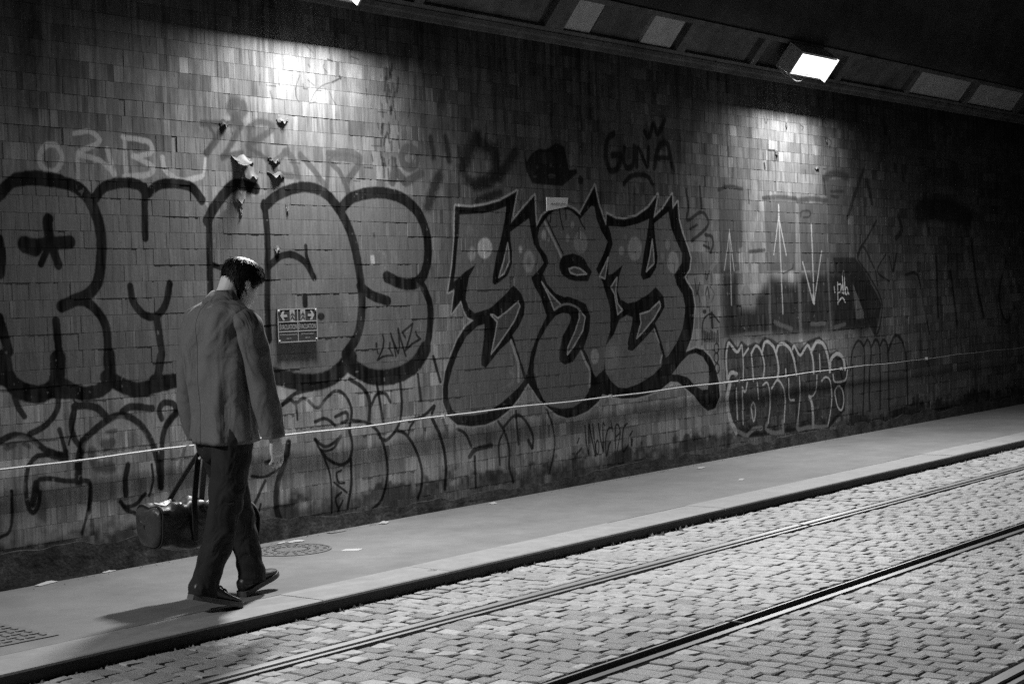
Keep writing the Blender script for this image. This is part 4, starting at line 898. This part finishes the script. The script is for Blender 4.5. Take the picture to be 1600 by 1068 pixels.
# jacket
jm = MB(); nJ = 96; R_ = []
JK = [(.0, 0, .862, .156, .196), (.0, 0, .95, .151, .190), (-.004, 0, 1.06, .144, .187), (-.012, 0, 1.20, .147, .194), (-.020, 0, 1.34, .152, .214), (-.020, 0, 1.44, .150, .224), (-.014, 0, 1.505, .140, .230), (-.010, 0, 1.545, .124, .220), (-.002, 0, 1.575, .106, .172), (.012, 0, 1.600, .088, .120), (.022, 0, 1.614, .074, .086)]
for i, k in enumerate(lerp_rings(JK, 44)):
    ring = []
    t = i / 43
    for j in range(nJ):
        a = 2 * math.pi * j / nJ; c, s = sup(a, 2.35)
        low = (1 - t)
        f = .012 * low * math.sin(7 * a + .8 * math.sin(4 * t)) + .007 * math.sin(4 * a + 9 * t) * min(1, 3 * (1 - t)) + .005 * math.sin(11 * a - 14 * t) * math.sin(math.pi * t) + .006 * math.sin(3 * a + 17 * t) * math.sin(math.pi * t) ** 2 + .0035 * math.sin(5 * a - 27 * t + 2 * math.sin(2 * a)) * math.sin(math.pi * t) * (t < .75)
        if j == nJ // 2 and t < .93: f -= .0075
        if j in (nJ // 2 - 13, nJ // 2 + 13) and t < .55: f -= .004
        z = k[2] + (.012 * math.sin(a + .6) * (1 - t) ** 4) - (.03 * max(0, math.cos(a)) if t > .93 else 0)
        ring.append((k[0] + (k[3] + f) * c, k[1] + (k[4] + f) * s, z))
    R_.append(ring)
inner = [tuple(np.array(p) * np.array([.95, .96, 1]) + np.array([0, 0, .004])) for p in R_[0]]
R_.insert(0, inner); R_.insert(0, [(p[0] * .96, p[1] * .96, p[2] + .12) for p in inner])
jm.loft(R_, cap0=False, cap1=False)
jacket = jm.build('jacket', MAT['suit'], man, base=Z0, smooth=True)
mb = MB(); mb.tube([np.array(R_[i][nJ // 2]) + np.array([-.0004, 0, 0]) for i in range(2, len(R_) - 3)], .0015, 6); mb.build('back_seam', MAT['strap'], jacket, base=Z0)
def sleeve(keys, seed):
    mb = MB(); limb(mb, keys, 30, 48, .065, seed, cap=False, ex=2.2)
    k = keys[-1]
    q = [keys[-1], (k[0] - .002, k[1], k[2] + .03, k[3] * .82, k[4] * .82)]
    limb(mb, q + [(k[0] - .004, k[1], k[2] + .06, k[3] * .8, k[4] * .8)], 30, 6, 0, cap=False)
    return mb.build('sleeve', MAT['suit'], jacket, base=Z0, smooth=True)
sleeve([(.0, -.155, 1.525, .060, .040), (.012, -.198, 1.505, .080, .052), (.026, -.216, 1.455, .086, .064), (.050, -.224, 1.34, .082, .068), (.080, -.232, 1.18, .077, .068), (.108, -.240, 1.04, .072, .066), (.135, -.245, .915, .066, .060), (.140, -.245, .878, .062, .057)], 1.3)
sleeve([(-.0, .15, 1.525, .060, .040), (-.0, .195, 1.505, .078, .052), (-.0, .212, 1.455, .082, .066), (-.018, .236, 1.34, .078, .068), (-.035, .252, 1.18, .074, .062), (-.03, .260, 1.04, .069, .058), (-.002, .262, .91, .062, .054), (.008, .262, .87, .058, .052)], 4.1)
cl = MB(); R_ = []
for (dz, g) in ((-.012, .040), (-.002, .046), (.020, .030), (.044, .014), (.049, .006), (.035, .0), (.0, .0)):
    ring = []
    for j in range(48):
        a = 2 * math.pi * j / 48; fr = max(0, math.cos(a)); hh = dz * (1 - .9 * fr) - .055 * fr
        ring.append((.024 + max(dz, 0) * .35 + (.060 + g) * math.cos(a), (.064 + g) * math.sin(a), 1.610 + hh))
    R_.append(ring)
cl.loft(R_, cap0=False, cap1=False); cl.build('collar', MAT['suit'], jacket, base=Z0, smooth=True)

# trousers
tm = MB()
limb(tm, [(0, 0, 1.0, .13, .18), (0, 0, .90, .135, .19), (0, 0, .80, .12, .18), (0, 0, .74, .07, .12)], 32, 10)
limb(tm, [(-.005, -.085, .88, .115, .100), (-.03, -.09, .74, .105, .098), (-.065, -.095, .58, .092, .090), (-.095, -.098, .47, .084, .083), (-.135, -.10, .34, .080, .078), (-.19, -.10, .22, .074, .072), (-.225, -.102, .14, .074, .072), (-.24, -.103, .085, .084, .072)], 30, 60, .075, 2.0)
limb(tm, [(.015, .085, .88, .115, .100), (.055, .09, .74, .105, .098), (.105, .095, .58, .092, .090), (.14, .098, .46, .084, .083), (.17, .10, .34, .077, .076), (.198, .10, .22, .074, .072), (.214, .10, .13, .074, .072), (.220, .10, .075, .080, .072)], 30, 60, .075, 5.0)
# deep folds behind the near knee
for (x, y, z, w, h) in ((-.10, -.155, .50, .13, .014), (-.085, -.165, .545, .11, .010), (-.12, -.155, .44, .10, .010)):
    tm.tube([(x - w / 2 + w * t, y - .012 + .05 * (2 * t - 1) ** 2, z + .045 * (t - .4) ** 2 * 4) for t in np.linspace(0, 1, 9)], [.003] + [h * .75] * 7 + [.003], 8)
tm.build('trousers', MAT['trouser'], man, base=Z0, smooth=True)

# shoes
def shoe(hx, hy, hz, pitch, yaw):
    Rm = np.array(Matrix.Rotation(yaw, 3, 'Z') @ Matrix.Rotation(-pitch, 3, 'Y'))
    def T(p): return tuple(Rm @ np.array(p) + np.array([hx, hy, hz]))
    mb = MB(); R_ = []
    for (x, hh, w) in ((-.004, .07, .020), (.004, .09, .031), (.04, .105, .038), (.09, .108, .040), (.13, .095, .041), (.17, .074, .045), (.21, .06, .049), (.25, .052, .046), (.28, .044, .034), (.296, .034, .016)):
        ring = []
        for j in range(16):
            a = 2 * math.pi * j / 16; c, s = sup(a, 2.6); ring.append(T((x, w * c, .022 + (hh - .022) * (.5 + .5 * s))))
        R_.append(ring)
    mb.loft(R_)
    o = mb.build('shoe', MAT['shoe'], man, base=Z0, smooth=True)
    mb = MB(); R_ = []
    for (x, w) in ((-.012, .018), (-.004, .033), (.04, .042), (.10, .041), (.16, .046), (.21, .053), (.255, .050), (.288, .036), (.304, .014)):
        R_.append([T((x, -w, 0)), T((x, w, 0)), T((x, w * 1.02, .014)), T((x, w, .027)), T((x, -w, .027)), T((x, -w * 1.02, .014))])
    mb.loft(R_); mb.build('sole', MAT['sole'], o, base=Z0)
    for k in range(3):
        x = .125 + .028 * k; mb = MB(); hh = .098 - .012 * k
        mb.tube([T((x + .004 * abs(t), t * .036, hh + .004 - .022 * t * t)) for t in np.linspace(-1, 1, 7)], .0055, 6); mb.build('lace', MAT['strap'], o, base=Z0)
shoe(-.315, -.105, .078, -.275, -.12)
shoe(.150, .10, .004, .24, .26)

# ================================================================== the bag in his left hand
ca, sa = math.cos(YAW), math.sin(YAW)
def PW(p): return (M0[0] + p[0] * ca - p[1] * sa, M0[1] + p[0] * sa + p[1] * ca, M0[2] + p[2])
BC = np.array([.0, .262, .400]); bag_base = PW((BC[0], BC[1], .28))
bag = empty('duffel_bag', bag_base); tag(bag, 'black leather duffel bag with long straps held low beside the walking man', 'bag')
def bag_pt(u, c, s, k):
    hh = .134 + .005 * math.sin(9 * u + 2 * c) + .004 * math.sin(23 * u + 4 * s); ww = .132 + .006 * math.sin(7 * u + 3 * s)
    x = u * .305; sag = -.018 * math.exp(-(u / .4) ** 2)
    y = ww * k * c; z = hh * k * s
    if s > 0: z += .040 * s * math.exp(-(u / .33) ** 2) * min(1, abs(c) * 1.5) - .020 * s * (1 - abs(c)) - .012 * s * abs(u) ** 3
    if s > .3: z += sag - .02 * (abs(u) < .85) * (abs(c) < .35) + .010 * math.sin(14 * u + 3 * c) * s
    a = -.09; x, z = x * math.cos(a) - z * math.sin(a) * 0, z + x * math.sin(a)
    return PW((BC[0] + x, BC[1] + y, BC[2] + z))
mb = MB(); R_ = []
for u in np.linspace(-1, 1, 33):
    k = (1 - .14 * abs(u) ** 4)
    R_.append([bag_pt(u, *sup(a, 3.0), k) for a in np.linspace(0, 2 * math.pi, 40, endpoint=False)])
mb.loft(R_); mb.build('body', MAT['leather'], bag, smooth=True)
for sgn in (-1, 1):
    mb = MB(); R_ = []
    for q, k in ((.985, .93), (1.03, .90), (1.075, .72), (1.095, .42), (1.10, .1)):
        R_.append([bag_pt(sgn * q, *sup(a, 2.6), k) for a in np.linspace(0, 2 * math.pi, 32, endpoint=False)])
    mb.loft(R_, flip=sgn < 0); mb.build('end_panel', MAT['leather'], bag, smooth=True)
    mb = MB(); mb.tube([bag_pt(sgn * .985, *sup(a, 2.8), .95) for a in np.linspace(0, 2 * math.pi, 41)], .006, 6); mb.build('piping', MAT['strap'], bag, smooth=True)
mb = MB(); mb.tube([bag_pt(u, 0, 1.04, 1) for u in np.linspace(-.9, .9, 13)], .007, 6); mb.build('zip', MAT['steel'], bag)
def ribbon(pts, w, t, name):
    mb = MB(); R_ = []
    pts = smooth_line(np.array(pts), 5)
    for i, p in enumerate(pts):
        d = pts[min(i + 1, len(pts) - 1)] - pts[max(i - 1, 0)]; d /= np.linalg.norm(d) + 1e-9
        u = np.array([1.0, .02, 0]); u -= d * (u @ d); nrm = np.linalg.norm(u)
        u = u / nrm if nrm > .2 else np.array([0, 0, 1.0]); v = np.cross(d, u)
        R_.append([p + u * w / 2 + v * t / 2, p - u * w / 2 + v * t / 2, p - u * w / 2 - v * t / 2, p + u * w / 2 - v * t / 2])
    mb.loft(R_); return mb.build(name, MAT['strap'], bag)
for sgn in (-1, 1):
    y = BC[1] + sgn * .136
    up = [(-.115, y, .33), (-.115, y + sgn * .004, .45), (-.10, y - sgn * .02, .53), (-.01, BC[1] + sgn * .012 - .020, .752), (0.02, BC[1] + sgn * .006 - .024, .772), (.05, BC[1] + sgn * .012 - .020, .752), (.10, y - sgn * .02, .51), (.115, y + sgn * .004, .43), (.115, y, .31)]
    ribbon([PW(p) for p in up], .034, .006, 'handle')

# ================================================================== evacuation sign
s0, s1 = wall(430.5, 482), wall(494, 531.5)
SX, SZ, SW, SH = s0[0], s1[2] - .004, s1[0] - s0[0], s0[2] - s1[2]
sign = tag(empty('evacuation_sign', (SX + SW / 2, WY, SZ)), 'small two-part evacuation sign with arrows screwed to the wall beside the man', 'sign')
SY = WY - .016
mb = MB(); mb.box(SX, SX + SW, SY, WY - .004, SZ, SZ + SH); mb.build('plate', MAT['signplate'], sign)
mb = MB(); b = .0062; y0, y1 = SY - .0016, SY - .0002
def bar(xa, xb, za, zb): mb.box(xa, xb, y0, y1, za, zb)
bar(SX, SX + SW, SZ, SZ + b); bar(SX, SX + SW, SZ + SH - b, SZ + SH); bar(SX, SX + b, SZ + b, SZ + SH - b); bar(SX + SW - b, SX + SW, SZ + b, SZ + SH - b)
r1, r2 = SZ + SH * .615, SZ + SH * .325
for (za, zb) in ((SZ + b, r2 - b / 2), (r2 + b / 2, r1 - b / 2), (r1 + b / 2, SZ + SH - b)): bar(SX + SW / 2 - b / 2, SX + SW / 2 + b / 2, za, zb)
for zc in (r1, r2): bar(SX + b, SX + SW - b, zc - b / 2, zc + b / 2)
mb.build('border', MAT['signwhite'], sign)
def poly(pts, y, m, name):
    mb = MB(); f = [(x, y, z) for x, z in pts]; k = [(x, y + .0012, z) for x, z in pts]; n = len(pts)
    mb.add(f + k, [tuple(range(n))] + [(i, i + n, (i + 1) % n + n, (i + 1) % n) for i in range(n)]); return mb.build(name, MAT[m], sign)
zc = (r1 + SZ + SH - b) / 2; hr = (SZ + SH - b - r1) / 2
for side in (-1, 1):
    cx = SX + SW * (.155 if side < 0 else .845); u = .030; arrow = [(-1, 0), (-.25, 1), (.25, 1), (-.1, .26), (1, .26), (1, -.26), (-.1, -.26), (.25, -1), (-.25, -1)]
    poly([(cx + (p[0] if side < 0 else -p[0]) * u, zc + p[1] * u * 1.05) for p in (arrow if side < 0 else arrow[::-1])][::-1], SY - .0014, 'signwhite', 'arrow')
    dx = SX + SW * (.365 if side < 0 else .635); dw = .022
    poly([(dx - dw, zc - hr * .93), (dx + dw, zc - hr * .93), (dx + dw, zc + hr * .96), (dx - dw, zc + hr * .96)], SY - .0014, 'signwhite', 'door_panel')
    mb = MB(); s_ = -side
    def g(x, z): return (dx + s_ * x * .026, SY - .0020, zc + z * hr)
    for pts, w in (([(-.1, .42), (.0, .0), (.25, -.35), (.7, -.62)], .0042), ([(0, .0), (-.2, -.35), (-.65, -.55)], .0042), ([(-.1, .4), (.35, .3), (.75, .0)], .0030), ([(-.1, .4), (-.5, .15), (-.55, -.1)], .0030), ([(-.05, .66), (-.02, .70)], .0050)):
        mb.tube([g(*p) for p in pts], w, 6)
    mb.v = [(v[0], SY - .0022 + (v[1] - SY + .0020) * .12, v[2]) for v in mb.v]
    mb.build('running_figure', MAT['ink'], sign)
def text(body_, cx, cz, w, h, m, parent, y, name='lettering'):
    c = bpy.data.curves.new('t', 'FONT'); c.body = body_; c.extrude = .0; c.resolution_u = 3
    o = bpy.data.objects.new('t', c); COL.objects.link(o)
    me = bpy.data.meshes.new_from_object(o.evaluated_get(bpy.context.evaluated_depsgraph_get())); bpy.data.objects.remove(o)
    v = np.array([tuple(q.co) for q in me.vertices]); lo, hi = v.min(0), v.max(0); ds = parent_origin(parent)
    for q in me.vertices:
        q.co = (cx + ((q.co[0] - lo[0]) / (hi[0] - lo[0]) - .5) * w - ds[0], y - ds[1], cz + ((q.co[1] - lo[1]) / (hi[1] - lo[1]) - .5) * h - ds[2])
    me.name = name; me.materials.clear(); me.materials.append(MAT[m]); o = bpy.data.objects.new(name, me); COL.objects.link(o); o.parent = parent
    return o
for side, l2, l3 in ((-1, 'SORTIE PLACE DES ARCHIVES', '100 M'), (1, 'SORTIE PLACE CARNOT', '80 M')):
    cx = SX + SW * (.26 if side < 0 else .74)
    text('\u00c9VACUATION', cx, (r1 + r2) / 2 + .003, SW * .43, (r1 - r2) * .62, 'signwhite', sign, SY - .0012)
    text(l2, cx, SZ + SH * .24, SW * (.42 if side < 0 else .34), SH * .055, 'signwhite', sign, SY - .0012)
    text(l3, cx, SZ + SH * .12, SW * .11, SH * .05, 'signwhite', sign, SY - .0012)
for (fx, fz) in ((.035, .94), (.965, .94), (.03, .05), (.965, .07)):
    mb = MB(); c = (SX + SW * fx, SZ + SH * fz); mb.loft([[(c[0] + r * math.cos(a), SY - dy, c[1] + r * math.sin(a)) for a in np.linspace(0, 2 * math.pi, 10, endpoint=False)] for r, dy in ((.008, .001), (.008, .004), (.005, .0065), (.001, .007))]); mb.build('screw', MAT['steel'], sign)

# small notice pasted above the dark piece
q = [wall(*p) for p in topx('A', [(928, 265), (1098, 230), (1104, 155), (924, 150)])]
mb = MB(); yy = WY - .006
mb.add([(p[0], yy + (.0015 if i < 2 else -.002), p[2]) for i, p in enumerate(q)] + [(p[0], WY - .002, p[2]) for p in q], [(0, 1, 2, 3), (0, 4, 5, 1), (1, 5, 6, 2), (2, 6, 7, 3), (3, 7, 4, 0)])
notice = mb.build('paper_notice', MAT['notice'], base=tuple(q[0])); tag(notice, 'small pale paper notice stuck above the dark graffiti letters', 'notice')
mb = MB()
for i, x0 in enumerate((960, 1000, 1045)):
    pp = [wall(*p) for p in topx('A', [(x0, 208), (x0 + 12, 200), (x0 + 22, 212), (x0 + 34, 203)])]; mb.tube([(p[0], yy - .001, p[2]) for p in pp], .0022, 5)
mb.build('scribble', MAT['ink'], notice)

# ================================================================== covers and litter on the pavement
c = ground(455, 859, PZ); mh = tag(empty('manhole_cover', (c[0], c[1], PZ)), 'round manhole cover with concentric rings set in the pavement behind the front shoe', 'manhole cover')
def ring_(r0, r1_, z0, z1, n=40):
    mb = MB(); R_ = [[(c[0] + r * math.cos(a), c[1] + r * math.sin(a), z) for a in np.linspace(0, 2 * math.pi, n, endpoint=False)] for r, z in ((r0, z0), (r0, z1), (r1_, z1), (r1_, z0))]
    mb.loft(R_, cap0=False, cap1=False, flip=True); return mb
mb = MB(); mb.loft([[(c[0] + r * math.cos(a), c[1] + r * math.sin(a), z) for a in np.linspace(0, 2 * math.pi, 40, endpoint=False)] for r, z in ((.235, PZ - .01), (.235, PZ + .004), (.232, PZ + .005))]); mb.build('lid', MAT['castiron'], mh)
for r in (.24, .19, .135, .08):
    ring_(r, r + .016, PZ + .002, PZ + .0055).build('ring', MAT['castiron'], mh)
mb = MB()
for k in range(20):
    a = k * math.pi / 10
    for r in (.215, .165, .11): mb.box(c[0] + r * math.cos(a) - .008, c[0] + r * math.cos(a) + .008, c[1] + r * math.sin(a) - .008, c[1] + r * math.sin(a) + .008, PZ + .004, PZ + .009)
st_ = mb.build('stud', MAT['castiron'], mh); st_['kind'] = 'stuff'
cq = ground(0, 992, PZ); cov = tag(empty('utility_cover', (4.45, 6.84, PZ)), 'square ribbed iron utility cover in the pavement at the lower left edge', 'utility cover')
CA, CB = ground(92, 992, PZ), ground(0, 974, PZ); dv = CB - CA; dv /= np.linalg.norm(dv); du = np.array([-dv[1], dv[0], 0]); du = du if du[0] < 0 else -du
def cv(a, b, z): p = CA + du * a + dv * b; return (p[0], p[1], z)
mb = MB(); L_ = .62
mb.add([cv(0, 0, PZ + .002), cv(L_, 0, PZ + .002), cv(L_, L_, PZ + .002), cv(0, L_, PZ + .002), cv(0, 0, PZ + .005), cv(L_, 0, PZ + .005), cv(L_, L_, PZ + .005), cv(0, L_, PZ + .005)], [(4, 5, 6, 7), (0, 1, 5, 4), (1, 2, 6, 5), (2, 3, 7, 6), (3, 0, 4, 7)]); mb.build('lid', MAT['castiron'], cov)
mb = MB()
for i in range(9):
    for j in range(9):
        a0, b0 = .04 + i * .062, .04 + j * .062; w = .044 if (i + j) % 2 else .02; h = .02 if (i + j) % 2 else .044
        q = [cv(a0, b0, PZ + .005), cv(a0 + w, b0, PZ + .005), cv(a0 + w, b0 + h, PZ + .005), cv(a0, b0 + h, PZ + .005)]
        mb.add(q + [(p[0], p[1], PZ + .010) for p in q], [(4, 5, 6, 7), (0, 1, 5, 4), (1, 2, 6, 5), (2, 3, 7, 6), (3, 0, 4, 7)])
o = mb.build('rib', MAT['castiron'], cov); o['kind'] = 'stuff'
def scrap(px, py, w, d, h, label, name='paper_scrap', m='paper', z=PZ, seed=0, ang=0.0, cat='paper'):
    r = random.Random(seed); g = ground(px, py, z); n = 6
    P = np.zeros((n, n, 3)); ca_, sa_ = math.cos(ang), math.sin(ang)
    for i in range(n):
        for j in range(n):
            u, v = i / (n - 1) - .5, j / (n - 1) - .5
            x, y = u * w * r.uniform(.85, 1.1), v * d * r.uniform(.85, 1.1)
            P[i, j] = (g[0] + x * ca_ - y * sa_, g[1] + x * sa_ + y * ca_, z + .002 + h * max(0, r.uniform(.2, 1) * (1 - 1.6 * (u * u + v * v) * 2)) + .3 * h * abs(u))
    mb = MB(); mb.grid(P, flip=True); Q = P.copy(); Q[..., 2] = z + .001; mb.grid(Q)
    o = mb.build(name, MAT[m], base=(g[0], g[1], z)); tag(o, label, cat); return o
g = ground(545, 859, PZ); mb = MB(); mb.box(g[0] - .035, g[0] + .075, g[1] - .045, g[1] + .045, PZ + .001, PZ + .003)
mb.v = [(g[0] + (x - g[0]) * .62 + (y - g[1]) * .9, g[1] - (x - g[0]) * .80 + (y - g[1]) * .35, z) for x, y, z in mb.v]
fl = mb.build('paper_slip', MAT['paper'], base=(g[0], g[1], PZ)); tag(fl, 'clean white paper slip lying flat in the middle of the pavement', 'paper')
scrap(440, 848, .10, .03, .010, 'white paper scrap nearest the manhole cover at the foot of the wall', seed=1, ang=.3)
scrap(462, 846, .12, .05, .014, 'crumpled pale wrapper beside the white scrap above the manhole cover', 'crumpled_wrapper', seed=2, ang=-.3, cat='wrapper')
scrap(525, 831, .14, .05, .014, 'loose heap of pale crumbs fallen from the plinth right of the manhole', 'plaster_crumbs', 'rubbish', seed=3, cat='debris')
scrap(600, 817, .10, .06, .020, 'folded white paper scrap against the plinth under the curved tags', seed=4, ang=.5)
scrap(770, 787, .07, .04, .02, 'tiny pale scrap at the wall foot below the dark letters', seed=5)
scrap(72, 912, .16, .04, .015, 'long torn strip of paper at the foot of the wall on the left', 'torn_paper_strip', seed=6, ang=.25)
scrap(168, 893, .10, .04, .012, 'small torn paper bit at the wall foot between the strip and the bag', 'torn_paper_bit', seed=7, ang=.1)
scrap(1095, 731, .10, .05, .012, 'white scrap far along the pavement near the wall', seed=8)
scrap(1158, 749, .14, .04, .008, 'flat pale scrap far along the middle of the pavement', seed=9, ang=.4)
def lump(px, py, rx, ry, rz, label, name, m, seed, cat):
    r = random.Random(seed); g = ground(px, py, 0); mb = MB(); R_ = []
    for t in np.linspace(-.7, 1, 7):
        q = math.sqrt(max(.03, 1 - t * t)); R_.append([(g[0] + rx * q * math.cos(a) * r.uniform(.75, 1.2), g[1] + ry * q * math.sin(a) * r.uniform(.75, 1.2), max(-.004, rz * (.7 + t) / 1.7 * 1.6)) for a in np.linspace(0, 2 * math.pi, 10, endpoint=False)])
    mb.loft(R_); o = mb.build(name, MAT[m], base=(g[0], g[1], 0)); tag(o, label, cat)
lump(724, 902, .035, .03, .045, 'crumpled white paper ball in the gutter right of the dark rubbish', 'paper_ball', 'paper', 1, 'paper ball')
lump(736, 897, .05, .03, .045, 'dark crushed carton in the gutter behind the white paper ball', 'crushed_carton', 'rubbish', 2, 'carton')
lump(676, 910, .07, .045, .05, 'dark plastic wrapping heaped against the kerb, largest rubbish in the gutter', 'plastic_wrapping', 'rubbish', 3, 'rubbish')
lump(750, 892, .04, .03, .035, 'small dark leaf clump in the gutter furthest right of the white ball', 'leaf_clump', 'rubbish', 4, 'leaves')
lump(172, 1024, .05, .035, .025, 'white rag scrap lying on the setts by the kerb at lower left', 'white_rag', 'paper', 5, 'rag')
lump(335, 985, .045, .03, .03, 'grey wad of rubbish in the gutter below the near shoe', 'rubbish_wad', 'rubbish', 6, 'rubbish')
lump(592, 987, .02, .015, .012, 'white pebble lying on the edge of the far rail', 'pebble', 'paper', 7, 'pebble')
lump(1482, 718, .05, .03, .02, 'white scrap far along the gutter near the right edge', 'gutter_scrap', 'paper', 8, 'paper')
mb = MB(); r = random.Random(3)
for _ in range(900):
    x = r.uniform(4, 16); y = KF - .005 - abs(r.gauss(0, .022)); s = r.uniform(.003, .014) * (1.6 if 8.4 < x < 10 and r.random() < .6 else 1)
    z = -.012 + r.uniform(0, .012); q = [(x + s * r.uniform(.6, 1.3) * math.cos(a), y + s * r.uniform(.5, 1.1) * math.sin(a), z) for a in (0, 1.6, 3.1, 4.7)]
    mb.add(q + [(x, y, z + s * r.uniform(.8, 1.6))], [(0, 1, 4), (1, 2, 4), (2, 3, 4), (3, 0, 4)])
tag(mb.build('gutter_grit', MAT['rubbish']), kind='stuff')
mb = MB()
for _ in range(500):
    x = r.uniform(4.5, 16); y = WY - .05 - abs(r.gauss(0, .03)); s = r.uniform(.002, .009); z = PZ
    q = [(x + s * r.uniform(.6, 1.3) * math.cos(a), y + s * r.uniform(.5, 1.1) * math.sin(a), z) for a in (0, 1.6, 3.1, 4.7)]
    mb.add(q + [(x, y, z + s * r.uniform(.6, 1.2))], [(0, 1, 4), (1, 2, 4), (2, 3, 4), (3, 0, 4)])
tag(mb.build('wall_foot_grit', MAT['rubbish']), kind='stuff')
